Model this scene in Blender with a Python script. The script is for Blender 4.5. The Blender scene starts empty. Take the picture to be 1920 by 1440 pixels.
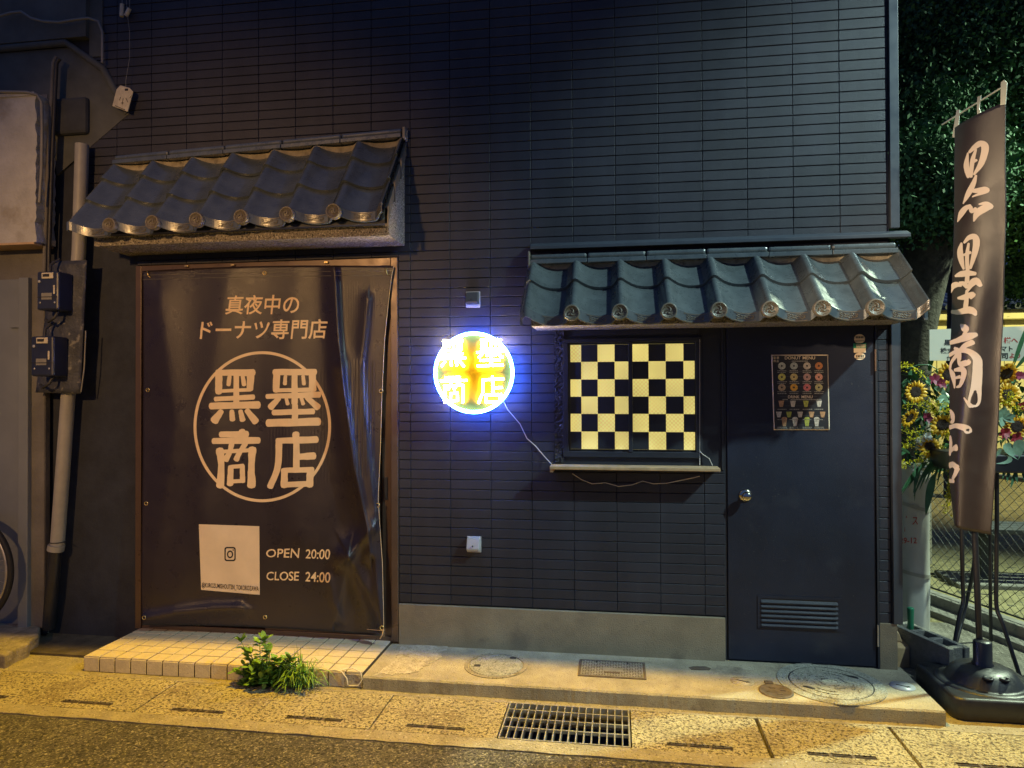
import bpy, bmesh, math, random
import numpy as np
from mathutils import Vector, Matrix, Euler

scene = bpy.context.scene
COL = scene.collection
rnd = random.Random(7)

# ------------------------------------------------------------------ camera
FPX = 1300.0                                   # focal length in pixels of a 1920 wide frame
TH, PI_, RO = math.radians(8.53), math.radians(0.55), math.radians(-0.2)
CAM = Vector((0.0, -3.83, 1.5))
FW = Vector((-math.sin(TH)*math.cos(PI_), math.cos(TH)*math.cos(PI_), math.sin(PI_)))
_r = Vector((math.cos(TH), math.sin(TH), 0.0)); _u = _r.cross(FW)
RT = _r*math.cos(RO) + _u*math.sin(RO)
UP = _u*math.cos(RO) - _r*math.sin(RO)
cd = bpy.data.cameras.new("camera"); cam = bpy.data.objects.new("camera", cd); COL.objects.link(cam)
cd.sensor_width = 36.0; cd.lens = FPX/1920.0*36.0; cd.clip_start = 0.02; cd.clip_end = 500
m = Matrix.Identity(4)
for i in range(3):
    m[i][0], m[i][1], m[i][2], m[i][3] = RT[i], UP[i], -FW[i], CAM[i]
cam.matrix_world = m
scene.camera = cam

# ------------------------------------------------------------------ world, lamps, exposure
w = bpy.data.worlds.new("World"); scene.world = w; w.use_nodes = True
bg = w.node_tree.nodes["Background"]
bg.inputs[0].default_value = (0.20, 0.36, 1.0, 1); bg.inputs[1].default_value = 0.19
scene.view_settings.view_transform = 'Standard'; scene.view_settings.look = 'None'
scene.view_settings.exposure = 0.0; scene.view_settings.gamma = 1.0

def spot(name, loc, target, power, color, angle, blend, size):
    l = bpy.data.lights.new(name, 'SPOT'); l.energy = power; l.color = color
    l.spot_size = math.radians(angle); l.spot_blend = blend; l.shadow_soft_size = size
    o = bpy.data.objects.new(name, l); COL.objects.link(o); o.location = loc
    o.rotation_euler = (Vector(target)-Vector(loc)).to_track_quat('-Z', 'Y').to_euler()
    return o
# sodium street lamp high over the kerb, a warm lamp across the street, pale lamps in the park on the right
spot("street_lamp_light", (-0.8, -1.25, 7.0), (-1.039, -10.364, 2.893), 3300, (1.0, 0.575, 0.0), 150.0, 0.025, 0.06)
spot("opposite_lamp_light", (-3.0, -7.0, 3.6), (-2.5, 0.0, 1.72), 1130, (1.0, 0.56, 0.20), 36, 1.0, 0.12)
spot("flag_fill_light", (-3.0, -4.4, 3.0), (2.16, -0.72, 1.72), 1450, (1.0, 0.72, 0.42), 27, 0.5, 0.08)  # added fill spot to brighten the flag, not a known street lamp
spot("park_lamp_light", (5.0, -2.7, 5.7), (1.35, 0.0, 2.3), 1950, (0.72, 1.0, 0.94), 38, 0.9, 0.10)
spot("side_lamp_light", (5.2, 1.6, 5.2), (2.0, -0.2, 0.8), 2700, (0.80, 1.0, 0.70), 82, 0.8, 0.10)
spot("yard_lamp_light", (7.5, 5.0, 4.5), (5.6, 8.0, 1.3), 1300, (1.0, 0.93, 0.42), 100, 0.6, 0.08)

# ------------------------------------------------------------------ pixel rays (1920x1440) onto real planes
def ray(u, v): return FW*FPX + RT*(u-960.0) + UP*(720.0-v)
def W(u, v, y=0.0):
    d = ray(u, v); return CAM + d*((y-CAM.y)/d.y)
def G(u, v, z=0.0):
    d = ray(u, v); return CAM + d*((z-CAM.z)/d.z)
def PL(u, v, p0, n):
    d = ray(u, v); return CAM + d*((Vector(p0)-CAM).dot(n)/d.dot(n))

# ------------------------------------------------------------------ materials
MATS = {}
def mat(name, col, rough=0.6, metal=0.0, var=0.18, vs=7.0, bump=0.0, bs=60.0, spec=0.5, emit=0.0, ecol=None,
        speck=None, stain=None, sss=0.0, trans=0.0, coat=0.0):
    if name in MATS: return MATS[name]
    M = bpy.data.materials.new(name); M.use_nodes = True
    nt = M.node_tree; N = nt.nodes; L = nt.links
    b = N["Principled BSDF"]
    b.inputs['Roughness'].default_value = rough; b.inputs['Metallic'].default_value = metal
    b.inputs['Specular IOR Level'].default_value = spec
    if coat: b.inputs['Coat Weight'].default_value = coat
    tc = N.new('ShaderNodeTexCoord')
    def noise(scale, det=6, rg=0.6):
        n = N.new('ShaderNodeTexNoise'); n.inputs['Scale'].default_value = scale
        n.inputs['Detail'].default_value = det; n.inputs['Roughness'].default_value = rg
        L.new(tc.outputs['Object'], n.inputs['Vector']); return n
    def ramp(src, p0, p1, c0=(0,0,0,1), c1=(1,1,1,1)):
        r = N.new('ShaderNodeValToRGB'); e = r.color_ramp.elements
        e[0].position, e[1].position = p0, p1; e[0].color, e[1].color = c0, c1
        L.new(src, r.inputs[0]); return r
    def mix(fac, a, bb):
        x = N.new('ShaderNodeMix'); x.data_type = 'RGBA'
        if hasattr(fac, 'is_output'): L.new(fac, x.inputs[0])
        else: x.inputs[0].default_value = fac
        for s, k in ((a, 6), (bb, 7)):
            if hasattr(s, 'is_output'): L.new(s, x.inputs[k])
            else: x.inputs[k].default_value = (*s[:3], 1)
        return x.outputs[2]
    n1 = noise(vs)
    lo = tuple(c*(1-var) for c in col); hi = tuple(min(1, c*(1+var)) for c in col)
    out = mix(ramp(n1.outputs[0], 0.3, 0.7).outputs[0], lo, hi)
    if stain:                                    # (colour, scale, threshold)
        n2 = noise(stain[1], 4); out = mix(ramp(n2.outputs[0], stain[2], stain[2]+0.12).outputs[0], out, stain[0])
    if speck:                                    # list of (colour, scale, lo, hi)
        for sc, ss, a, c in speck:
            n3 = noise(ss, 3, 0.5); out = mix(ramp(n3.outputs[0], a, c).outputs[0], out, sc)
    L.new(out, b.inputs['Base Color'])
    rr = ramp(noise(vs*2.3).outputs[0], 0.3, 0.7, (max(0, rough-0.08),)*3+(1,), (min(1, rough+0.08),)*3+(1,))
    L.new(rr.outputs[0], b.inputs['Roughness'])
    if bump:
        bn = N.new('ShaderNodeBump'); bn.inputs['Strength'].default_value = min(1, bump); bn.inputs['Distance'].default_value = 0.004*max(1, bump)
        L.new(noise(bs).outputs[0], bn.inputs['Height']); L.new(bn.outputs[0], b.inputs['Normal'])
    if emit:
        b.inputs['Emission Color'].default_value = (*(ecol or col), 1); b.inputs['Emission Strength'].default_value = emit
    if trans: b.inputs['Transmission Weight'].default_value = trans
    MATS[name] = M
    return M

ASPH = mat('asphalt', (0.070, 0.064, 0.056), 0.75, var=0.35, vs=3, bump=3, bs=70, speck=[((0.22, 0.20, 0.16), 105, 0.53, 0.62), ((0.014, 0.013, 0.012), 80, 0.53, 0.62), ((0.36, 0.33, 0.27), 60, 0.64, 0.69)])
LID = mat('gutter concrete', (0.42, 0.37, 0.23), 0.85, var=0.25, vs=5, bump=4, bs=75, speck=[((0.54, 0.48, 0.31), 60, 0.53, 0.60), ((0.09, 0.072, 0.045), 66, 0.535, 0.60), ((0.16, 0.13, 0.08), 120, 0.54, 0.61)], stain=((0.27, 0.22, 0.14), 3.5, 0.54))
EDGE = mat('edge concrete', (0.30, 0.265, 0.19), 0.85, var=0.25, vs=9, bump=2, bs=90, speck=[((0.50, 0.46, 0.38), 60, 0.62, 0.68), ((0.10, 0.08, 0.06), 80, 0.6, 0.66)])
SLAB = mat('slab concrete', (0.36, 0.32, 0.23), 0.85, var=0.28, vs=6, bump=1.2, bs=150, speck=[((0.14, 0.12, 0.10), 190, 0.60, 0.68), ((0.50, 0.47, 0.42), 220, 0.64, 0.70)], stain=((0.17, 0.14, 0.11), 4.5, 0.60))
PATCH = mat('patched concrete', (0.46, 0.41, 0.31), 0.85, var=0.25, vs=22, bump=1.5, bs=110, stain=((0.33, 0.29, 0.21), 16, 0.50), speck=[((0.15, 0.12, 0.09), 120, 0.6, 0.68)])
FOUND = mat('foundation concrete', (0.30, 0.245, 0.165), 0.85, var=0.25, vs=4, bump=0.9, bs=160, stain=((0.22, 0.18, 0.13), 5, 0.56), speck=[((0.24, 0.20, 0.15), 160, 0.58, 0.66)])
SIDE = mat('charcoal siding', (0.029, 0.031, 0.045), 0.5, var=0.3, vs=1.3, bump=0.5, bs=220, spec=0.4)
GROOVE = mat('siding groove', (0.022, 0.022, 0.028), 0.7)
TRIM = mat('navy metal trim', (0.050, 0.060, 0.080), 0.4, var=0.1, spec=0.5)
DOORM = mat('navy door paint', (0.016, 0.020, 0.038), 0.5, var=0.3, vs=2.2, bump=0.35, bs=260, spec=0.4, stain=((0.030, 0.034, 0.050), 3.0, 0.60), speck=[((0.05, 0.05, 0.055), 90, 0.70, 0.74)])
BLACKP = mat('black panel', (0.022, 0.025, 0.036), 0.55, var=0.15, bump=0.3, bs=120)
DARKW = mat('dark plaster', (0.022, 0.026, 0.040), 0.8, var=0.3, bump=0.5, bs=60)
STUCCO = mat('rough stucco', (0.30, 0.26, 0.21), 0.9, var=0.25, vs=30, bump=4.0, bs=130, speck=[((0.66, 0.60, 0.50), 120, 0.56, 0.62), ((0.05, 0.045, 0.04), 90, 0.56, 0.63)])
TILE = mat('glazed roof tile', (0.078, 0.095, 0.103), 0.30, var=0.25, vs=11, bump=0.2, bs=40, spec=0.9, coat=0.4)
ORN = mat('fired clay ornament', (0.15, 0.13, 0.10), 0.38, var=0.25, vs=25, spec=0.6, bump=0.3, bs=120)
MORTAR = mat('lime mortar', (0.36, 0.31, 0.22), 0.9, var=0.35, vs=18, bump=1.2, bs=90, stain=((0.12, 0.10, 0.08), 14, 0.58))
BROWNAL = mat('brown aluminium', (0.115, 0.075, 0.055), 0.34, metal=0.25, var=0.1)
SLATW = mat('brown door slat', (0.11, 0.065, 0.042), 0.45, var=0.2, vs=15)
VINYL = mat('dark vinyl banner', (0.027, 0.020, 0.026), 0.32, var=0.10, vs=4, bump=0.35, bs=300, spec=0.55)
CREAM = mat('cream print', (0.86, 0.63, 0.38), 0.55, var=0.07, vs=14)
PAPER = mat('cream paper', (0.76, 0.60, 0.42), 0.6, var=0.08, vs=6)
INK = mat('black ink', (0.02, 0.02, 0.025), 0.6)
BRASS = mat('brass eyelet', (0.55, 0.42, 0.20), 0.3, metal=0.9)
STEEL = mat('galvanised steel', (0.52, 0.50, 0.45), 0.42, metal=0.7, var=0.25, vs=20)
BLACKM = mat('black metal', (0.018, 0.018, 0.022), 0.35, spec=0.6)
BLACKPL = mat('black plastic', (0.020, 0.021, 0.026), 0.38, var=0.25, vs=18, spec=0.55, bump=0.3, bs=180)
WHITEPL = mat('white plastic', (0.40, 0.41, 0.44), 0.4, var=0.06)
CREAMPL = mat('aged cream plastic', (0.60, 0.54, 0.40), 0.55, var=0.2, vs=40)
WOOD = mat('pale wood', (0.52, 0.36, 0.20), 0.6, var=0.25, vs=12)
TILEF = mat('step tile', (0.58, 0.51, 0.38), 0.5, var=0.10, vs=25, bump=0.6, bs=110, speck=[((0.46, 0.40, 0.33), 130, 0.6, 0.68)])
GROUT = mat('brown grout', (0.085, 0.06, 0.042), 0.9)
PIPEG = mat('grey pvc pipe', (0.33, 0.32, 0.29), 0.5, var=0.14, vs=9)
NAVYM = mat('navy meter plastic', (0.020, 0.026, 0.055), 0.4, var=0.15)
RUSTB = mat('weathered board', (0.045, 0.050, 0.070), 0.6, var=0.4, vs=14, bump=1.5, bs=45, speck=[((0.20, 0.19, 0.18), 26, 0.60, 0.70)])
NWALL = mat('grey neighbour plaster', (0.17, 0.16, 0.145), 0.85, var=0.25, vs=4, bump=1.4, bs=45)
NWHITE = mat('chipped white plaster', (0.50, 0.49, 0.46), 0.85, var=0.16, vs=7, bump=1.4, bs=70, stain=((0.36, 0.33, 0.28), 4, 0.58))
NDARK = mat('dim eave board', (0.10, 0.105, 0.095), 0.8, var=0.25, vs=6)
SHUT = mat('grey shutter', (0.20, 0.22, 0.24), 0.6, var=0.12, vs=3)
EARTH = mat('dark earth', (0.08, 0.065, 0.05), 0.95, var=0.4, vs=12, bump=3, bs=40)
DIRT = mat('yard dirt', (0.25, 0.22, 0.11), 0.95, var=0.35, vs=8, bump=2.5, bs=40, speck=[((0.07, 0.07, 0.05), 16, 0.58, 0.66), ((0.42, 0.40, 0.24), 45, 0.64, 0.70)])
PAVE = mat('yard pavement', (0.20, 0.19, 0.16), 0.9, var=0.35, vs=9, bump=2.2, bs=60, speck=[((0.40, 0.38, 0.33), 70, 0.60, 0.67)])
BLOCKM = mat('hollow concrete block', (0.24, 0.235, 0.215), 0.9, var=0.25, vs=18, bump=2.0, bs=110)
BARK = mat('tree bark', (0.05, 0.044, 0.033), 0.9, var=0.45, vs=16, bump=3, bs=28)
LEAF1 = mat('dark foliage', (0.048, 0.115, 0.055), 0.75, var=0.65, vs=3.5, spec=0.15)
LEAF2 = mat('light foliage', (0.085, 0.18, 0.045), 0.7, var=0.6, vs=3.5, spec=0.2)
LEAFW = mat('weed leaf', (0.17, 0.33, 0.05), 0.45, var=0.35, vs=30)
LEAFD = mat('deep green leaf', (0.045, 0.13, 0.055), 0.35, var=0.35, vs=20)
LEAFG = mat('grey green leaf', (0.22, 0.36, 0.25), 0.5, var=0.3, vs=25)
PETY = mat('sunflower petal', (0.80, 0.44, 0.02), 0.5, var=0.25, vs=30)
SEED = mat('sunflower disc', (0.035, 0.018, 0.012), 0.8, var=0.4, vs=120, bump=2, bs=220)
ONC = mat('yellow orchid', (0.76, 0.68, 0.03), 0.5, var=0.25, vs=40)
PINK = mat('magenta petal', (0.26, 0.03, 0.07), 0.5, var=0.35, vs=25)
REDP = mat('red petal', (0.32, 0.02, 0.035), 0.5, var=0.3, vs=25)
WHITEF = mat('white lily', (0.75, 0.76, 0.68), 0.5, var=0.08, vs=25)
WRAP = mat('white wrap', (0.50, 0.50, 0.47), 0.42, var=0.12, vs=5, bump=0.5, bs=14)
REDINK = mat('red ink', (0.50, 0.05, 0.04), 0.5)
BAND = mat('strap', (0.34, 0.33, 0.29), 0.5)
CREAMW = mat('cream wall paint', (0.72, 0.66, 0.34), 0.75, var=0.08, vs=3)
BOARDM = mat('sign board', (0.66, 0.62, 0.50), 0.6, var=0.05)
FLAGM = mat('satin flag cloth', (0.030, 0.020, 0.016), 0.38, var=0.12, vs=6, bump=0.3, bs=400, spec=0.8)
FLAGL = mat('flag lettering', (0.74, 0.62, 0.52), 0.5, var=0.04)
STRAPM = mat('white tape', (0.72, 0.76, 0.62), 0.5)
GREENP = mat('green plastic rod', (0.03, 0.24, 0.12), 0.4)
ROCK = mat('rubble', (0.26, 0.23, 0.19), 0.9, var=0.4, vs=20, bump=2.5, bs=50)
IRONC = mat('rusty iron', (0.14, 0.11, 0.085), 0.6, metal=0.3, var=0.3, vs=40, bump=1, bs=130)
RINGC = mat('manhole concrete', (0.34, 0.34, 0.29), 0.8, var=0.25, vs=30, bump=2.5, bs=120, speck=[((0.55, 0.55, 0.48), 130, 0.6, 0.66), ((0.09, 0.09, 0.08), 120, 0.58, 0.64)])
CABLE = mat('black cable', (0.03, 0.03, 0.032), 0.5)
CABLEG = mat('grey cable', (0.24, 0.23, 0.20), 0.5)
CORDW = mat('white cord', (0.66, 0.60, 0.50), 0.5)
CHROME = mat('worn chrome', (0.65, 0.60, 0.48), 0.18, metal=1.0, var=0.1)
RUBBER = mat('tyre rubber', (0.02, 0.02, 0.02), 0.7)
FENCEM = mat('fence wire', (0.05, 0.055, 0.05), 0.5, metal=0.5)
FAR = mat('far dark wall', (0.05, 0.055, 0.06), 0.8, var=0.3)
NEONY = mat('yellow neon tube', (1, 0.9, 0.4), 0.3, emit=170.0, ecol=(1.0, 0.74, 0.20))
NEONB = mat('blue neon tube', (0.3, 0.6, 1), 0.3, emit=150.0, ecol=(0.05, 0.15, 1.0))
AMBER = mat('amber acrylic backing', (0.13, 0.080, 0.002), 0.7, var=0.03, spec=0.05)

def siding_material():
    M = SIDE; nt = M.node_tree; N = nt.nodes; L = nt.links; b = N["Principled BSDF"]
    base = b.inputs['Base Color'].links[0].from_socket
    tc = N.new('ShaderNodeTexCoord'); sp = N.new('ShaderNodeSeparateXYZ'); L.new(tc.outputs['Object'], sp.inputs[0])
    def mth(op, a, bb=0.0):
        n = N.new('ShaderNodeMath'); n.operation = op
        for k, s in enumerate((a, bb)):
            if hasattr(s, 'is_output'): L.new(s, n.inputs[k])
            else: n.inputs[k].default_value = s
        return n.outputs[0]
    cx = mth('FLOOR', mth('DIVIDE', mth('ADD', sp.outputs[0], 0.925+6*0.2315), 0.2315)); cz = mth('FLOOR', mth('DIVIDE', mth('SUBTRACT', sp.outputs[2], 0.298), 0.054))
    cb = N.new('ShaderNodeCombineXYZ'); L.new(cx, cb.inputs[0]); L.new(cz, cb.inputs[2])
    wn = N.new('ShaderNodeTexWhiteNoise'); L.new(cb.outputs[0], wn.inputs[0])
    st = N.new('ShaderNodeCombineXYZ'); L.new(mth('MULTIPLY', sp.outputs[0], 14.0), st.inputs[0]); L.new(mth('MULTIPLY', sp.outputs[2], 0.7), st.inputs[2])
    nz = N.new('ShaderNodeTexNoise'); nz.inputs['Scale'].default_value = 1.0; nz.inputs['Detail'].default_value = 6; L.new(st.outputs[0], nz.inputs[0])
    f = mth('ADD', mth('ADD', 0.62, mth('MULTIPLY', wn.outputs[0], 0.20)), mth('MULTIPLY', nz.outputs[0], 0.56))
    vm = N.new('ShaderNodeVectorMath'); vm.operation = 'SCALE'; L.new(base, vm.inputs[0]); L.new(f, vm.inputs['Scale']); L.new(vm.outputs[0], b.inputs['Base Color'])
siding_material()
JAMB = mat('painted stucco jamb', (0.028, 0.027, 0.032), 0.8, bump=3.0, bs=80, speck=[((0.45, 0.42, 0.38), 60, 0.66, 0.70)])
def pane_material():
    M = bpy.data.materials.new('lit wired glass'); M.use_nodes = True
    nt = M.node_tree; N = nt.nodes; L = nt.links; b = N["Principled BSDF"]
    tc = N.new('ShaderNodeTexCoord'); sp = N.new('ShaderNodeSeparateXYZ'); L.new(tc.outputs['Object'], sp.inputs[0])
    def mth(op, a, bb):
        n = N.new('ShaderNodeMath'); n.operation = op
        for k, s in enumerate((a, bb)):
            if hasattr(s, 'is_output'): L.new(s, n.inputs[k])
            else: n.inputs[k].default_value = s
        return n.outputs[0]
    P = 0.021
    def line(op):
        s = mth(op, sp.outputs[0], sp.outputs[2]); f = mth('FRACT', mth('MULTIPLY', mth('ADD', s, 50.0), 1/P), 0)
        return mth('LESS_THAN', f, 0.17)
    ln = mth('MAXIMUM', line('ADD'), line('SUBTRACT'))
    nz = N.new('ShaderNodeTexNoise'); nz.inputs['Scale'].default_value = 5; nz.inputs['Detail'].default_value = 5; L.new(tc.outputs['Object'], nz.inputs[0])
    st = mth('SUBTRACT', mth('ADD', 0.42, mth('MULTIPLY', nz.outputs[0], 0.66)), mth('MULTIPLY', ln, 0.34))
    b.inputs['Base Color'].default_value = (0.5, 0.42, 0.2, 1); b.inputs['Roughness'].default_value = 0.35
    b.inputs['Emission Color'].default_value = (1.0, 0.82, 0.23, 1); L.new(st, b.inputs['Emission Strength'])
    return M
PANE = pane_material()

# ------------------------------------------------------------------ mesh builder
class MB:
    def __init__(s): s.v = []; s.f = []; s.sm = []
    def add(s, vs, fs, smooth=False):
        o = len(s.v); s.v += [tuple(p) for p in vs]; s.f += [tuple(i+o for i in f) for f in fs]; s.sm += [smooth]*len(fs); return s
    def box(s, x0, x1, y0, y1, z0, z1):
        return s.hexa([(x0,y0,z0),(x1,y0,z0),(x1,y1,z0),(x0,y1,z0),(x0,y0,z1),(x1,y0,z1),(x1,y1,z1),(x0,y1,z1)])
    def hexa(s, p):
        return s.add(p, [(0,3,2,1),(4,5,6,7),(0,1,5,4),(1,2,6,5),(2,3,7,6),(3,0,4,7)])
    def cbox(s, x0, x1, y0, y1, z0, z1, c):       # box whose front (-y) face is chamfered
        p = [(x0,y1,z0),(x1,y1,z0),(x1,y1,z1),(x0,y1,z1),(x0,y0+c,z0),(x1,y0+c,z0),(x1,y0+c,z1),(x0,y0+c,z1),
             (x0+c,y0,z0+c),(x1-c,y0,z0+c),(x1-c,y0,z1-c),(x0+c,y0,z1-c)]
        return s.add(p, [(8,9,10,11),(4,5,9,8),(5,6,10,9),(6,7,11,10),(7,4,8,11),(0,1,5,4),(1,2,6,5),(2,3,7,6),(3,0,4,7)])
    def prism(s, pts, a, b, axis='x'):            # polygon pts extruded between a and b along axis
        n = len(pts); vs = []
        for k in (a, b):
            for p in pts:
                vs.append({'x': (k, p[0], p[1]), 'y': (p[0], k, p[1]), 'z': (p[0], p[1], k)}[axis])
        return s.add(vs, [tuple(range(n))[::-1], tuple(range(n, 2*n))] + [(i, (i+1) % n, n+(i+1) % n, n+i) for i in range(n)])
    def tube(s, pts, r, n=8, cap=True, smooth=True):
        pts = [Vector(p) for p in pts]; rs = r if isinstance(r, (list, tuple)) else [r]*len(pts)
        vs = []; prev = None
        for i, p in enumerate(pts):
            t = (pts[min(i+1, len(pts)-1)]-pts[max(i-1, 0)]).normalized()
            if prev is None:
                a = Vector((0, 0, 1)) if abs(t.z) < 0.9 else Vector((1, 0, 0)); e1 = t.cross(a).normalized()
            else:
                e1 = (prev - t*prev.dot(t)).normalized()
            prev = e1; e2 = t.cross(e1)
            for k in range(n):
                c = 2*math.pi*k/n; vs.append(p + (e1*math.cos(c)+e2*math.sin(c))*rs[i])
        fs = [(i*n+k, i*n+(k+1) % n, (i+1)*n+(k+1) % n, (i+1)*n+k) for i in range(len(pts)-1) for k in range(n)]
        s.add(vs, fs, smooth)
        if cap:
            s.add(vs[:n], [tuple(range(n))[::-1]]); s.add(vs[-n:], [tuple(range(n))])
        return s
    def lathe(s, prof, c=(0,0,0), n=24, axis='z', smooth=True):   # prof: (r, h)
        vs = []
        for r, h in prof:
            for k in range(n):
                a = 2*math.pi*k/n; x, y = r*math.cos(a), r*math.sin(a)
                vs.append((c[0]+x, c[1]+y, c[2]+h) if axis == 'z' else (c[0]+x, c[1]-h, c[2]+y))
        fs = [(i*n+k, i*n+(k+1) % n, (i+1)*n+(k+1) % n, (i+1)*n+k) for i in range(len(prof)-1) for k in range(n)]
        s.add(vs, fs, smooth)
        s.add(vs[-n:], [tuple(range(n))], False); s.add(vs[:n], [tuple(range(n))[::-1]], False)
        return s
    def grid(s, fn, nu, nv, smooth=True):
        vs = [fn(i, j) for j in range(nv+1) for i in range(nu+1)]
        fs = [(j*(nu+1)+i, j*(nu+1)+i+1, (j+1)*(nu+1)+i+1, (j+1)*(nu+1)+i) for j in range(nv) for i in range(nu)]
        return s.add(vs, fs, smooth)
    def build(s, name, material, parent=None, local=False, bevel=0.0, label=None, solid=0.0, recenter=True):
        me = bpy.data.meshes.new(name); vs = s.v
        off = Vector((0, 0, 0))
        if parent is None and recenter and vs:
            a = np.array(vs); off = Vector(((a[:,0].min()+a[:,0].max())/2, (a[:,1].min()+a[:,1].max())/2, a[:,2].min()))
            vs = [tuple(p) for p in (a-np.array(off))]
        me.from_pydata(vs, [], s.f); me.update()
        me.polygons.foreach_set('use_smooth', s.sm)
        me.materials.append(material)
        o = bpy.data.objects.new(name, me); COL.objects.link(o)
        if parent is not None:
            o.parent = parent
            if not local and parent.parent is None:
                o.matrix_parent_inverse = parent.matrix_basis.inverted()
        else: o.location = off
        if solid:
            md = o.modifiers.new('solid', 'SOLIDIFY'); md.thickness = solid; md.offset = 0
        if bevel:
            md = o.modifiers.new('bevel', 'BEVEL'); md.width = bevel; md.segments = 2; md.limit_method = 'ANGLE'; md.angle_limit = 0.6
        if label: o['label'] = label
        return o

def tag(o, label, cat, group=None, kind=None):
    o['label'] = label; o['category'] = cat
    if group: o['group'] = group
    if kind: o['kind'] = kind
    return o
def thing(name, label, cat, loc=(0,0,0), rz=0.0, group=None):
    o = bpy.data.objects.new(name, None); COL.objects.link(o); o.empty_display_size = 0.1
    o.location = loc; o.rotation_euler = (0, 0, rz)
    o.matrix_basis = Matrix.Translation(loc) @ Euler((0, 0, rz)).to_matrix().to_4x4()
    return tag(o, label, cat, group)
def setting(o):
    o['kind'] = 'structure'; return o
def instance(src, parent, loc=(0,0,0), rot=(0,0,0), sc=1.0, name=None):
    o = src.copy(); COL.objects.link(o); o.parent = parent; o.matrix_parent_inverse = Matrix.Identity(4)
    o.location = loc; o.rotation_euler = rot; o.scale = (sc, sc, sc)
    return o

# ------------------------------------------------------------------ writing
_font_cache = {}
def text2d(body, offset=0.0, shear=0.0):
    k = (body, offset, shear)
    if k in _font_cache: return _font_cache[k]
    c = bpy.data.curves.new('t', 'FONT'); c.body = body; c.size = 1.0; c.offset = offset; c.shear = shear; c.resolution_u = 4
    o = bpy.data.objects.new('t', c); COL.objects.link(o)
    bpy.context.view_layer.update()
    me = o.to_mesh(); vs = [tuple(v.co) for v in me.vertices]; fs = [tuple(p.vertices) for p in me.polygons]
    o.to_mesh_clear(); bpy.data.objects.remove(o); bpy.data.curves.remove(c)
    xs = [v[0] for v in vs]; ys = [v[1] for v in vs]
    x0, x1, y0, y1 = min(xs), max(xs), min(ys), max(ys)
    r = ([((v[0]-x0)/(x1-x0), (v[1]-y0)/(y1-y0)) for v in vs], fs)
    _font_cache[k] = r; return r
def put_text(mb, body, fn, offset=0.0, shear=0.0, jit=0.0):
    """fn maps (s,t) in the unit square (t up) to a 3D point"""
    vs, fs = text2d(body, offset, shear)
    mb.add([fn(s + rnd.uniform(-jit, jit), t + rnd.uniform(-jit, jit)) for s, t in vs], fs)
def quadmap(tl, tr, br, bl):
    """unit square -> pixel quad (bilinear); t up"""
    def f(s, t):
        a = [bl[i]+(br[i]-bl[i])*s for i in (0, 1)]; b = [tl[i]+(tr[i]-tl[i])*s for i in (0, 1)]
        return a[0]+(b[0]-a[0])*t, a[1]+(b[1]-a[1])*t
    return f
def catmull(p, n):
    if len(p) == 2:
        return [tuple(p[0][k]+(p[1][k]-p[0][k])*i/n for k in range(3)) for i in range(n+1)]
    q = [tuple(2*a-b for a, b in zip(p[0], p[1]))] + list(p) + [tuple(2*a-b for a, b in zip(p[-1], p[-2]))]
    out = []
    for i in range(1, len(q)-2):
        for k in range(n):
            t = k/n; out.append(tuple(0.5*((2*b)+(-a+c)*t+(2*a-5*b+4*c-d)*t*t+(-a+3*b-3*c+d)*t**3) for a, b, c, d in zip(q[i-1], q[i], q[i+1], q[i+2])))
    out.append(tuple(p[-1])); return out
def brush(mb, pts, fn, n=6, jit=0.0, depth=0.0):
    """a brush stroke: centre line with widths (in drawing units); fn(x, y, depth) -> 3D"""
    p = catmull(pts, n); N_ = len(p); L_ = []; R_ = []
    for i in range(N_):
        a = p[max(i-1, 0)]; b = p[min(i+1, N_-1)]
        dx, dy = b[0]-a[0], b[1]-a[1]; l = math.hypot(dx, dy) or 1
        nx, ny = -dy/l, dx/l; hw = max(0.5, p[i][2]*0.5)
        L_.append((p[i][0]+nx*hw*(1+rnd.uniform(-jit, jit)), p[i][1]+ny*hw*(1+rnd.uniform(-jit, jit))))
        R_.append((p[i][0]-nx*hw*(1+rnd.uniform(-jit, jit)), p[i][1]-ny*hw*(1+rnd.uniform(-jit, jit))))
    # rounded ends
    def cap(i, j):
        a, b = p[i], p[j]; dx, dy = a[0]-b[0], a[1]-b[1]; l = math.hypot(dx, dy) or 1; hw = max(0.5, p[i][2]*0.5)
        return [(a[0]+hw*(math.cos(q)*dx/l*0.6 - math.sin(q)*dy/l), a[1]+hw*(math.cos(q)*dy/l*0.6 + math.sin(q)*dx/l)) for q in (-0.8, 0, 0.8)]
    vs = [fn(x, y, depth) for x, y in L_] + [fn(x, y, depth) for x, y in R_]
    mb.add(vs, [(i, i+1, N_+i+1, N_+i) for i in range(N_-1)])
    for i, j in ((0, 1), (N_-1, N_-2)):
        c = cap(i, j); e = [L_[i]] + (c[::-1] if i == 0 else c[::-1]) + [R_[i]]
        # order around by angle so that the cap polygon is simple
        cx = sum(q[0] for q in e)/5; cy = sum(q[1] for q in e)/5
        e = sorted(e, key=lambda q: math.atan2(q[1]-cy, q[0]-cx))
        mb.add([fn(x, y, depth) for x, y in e], [tuple(range(5))])

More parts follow.
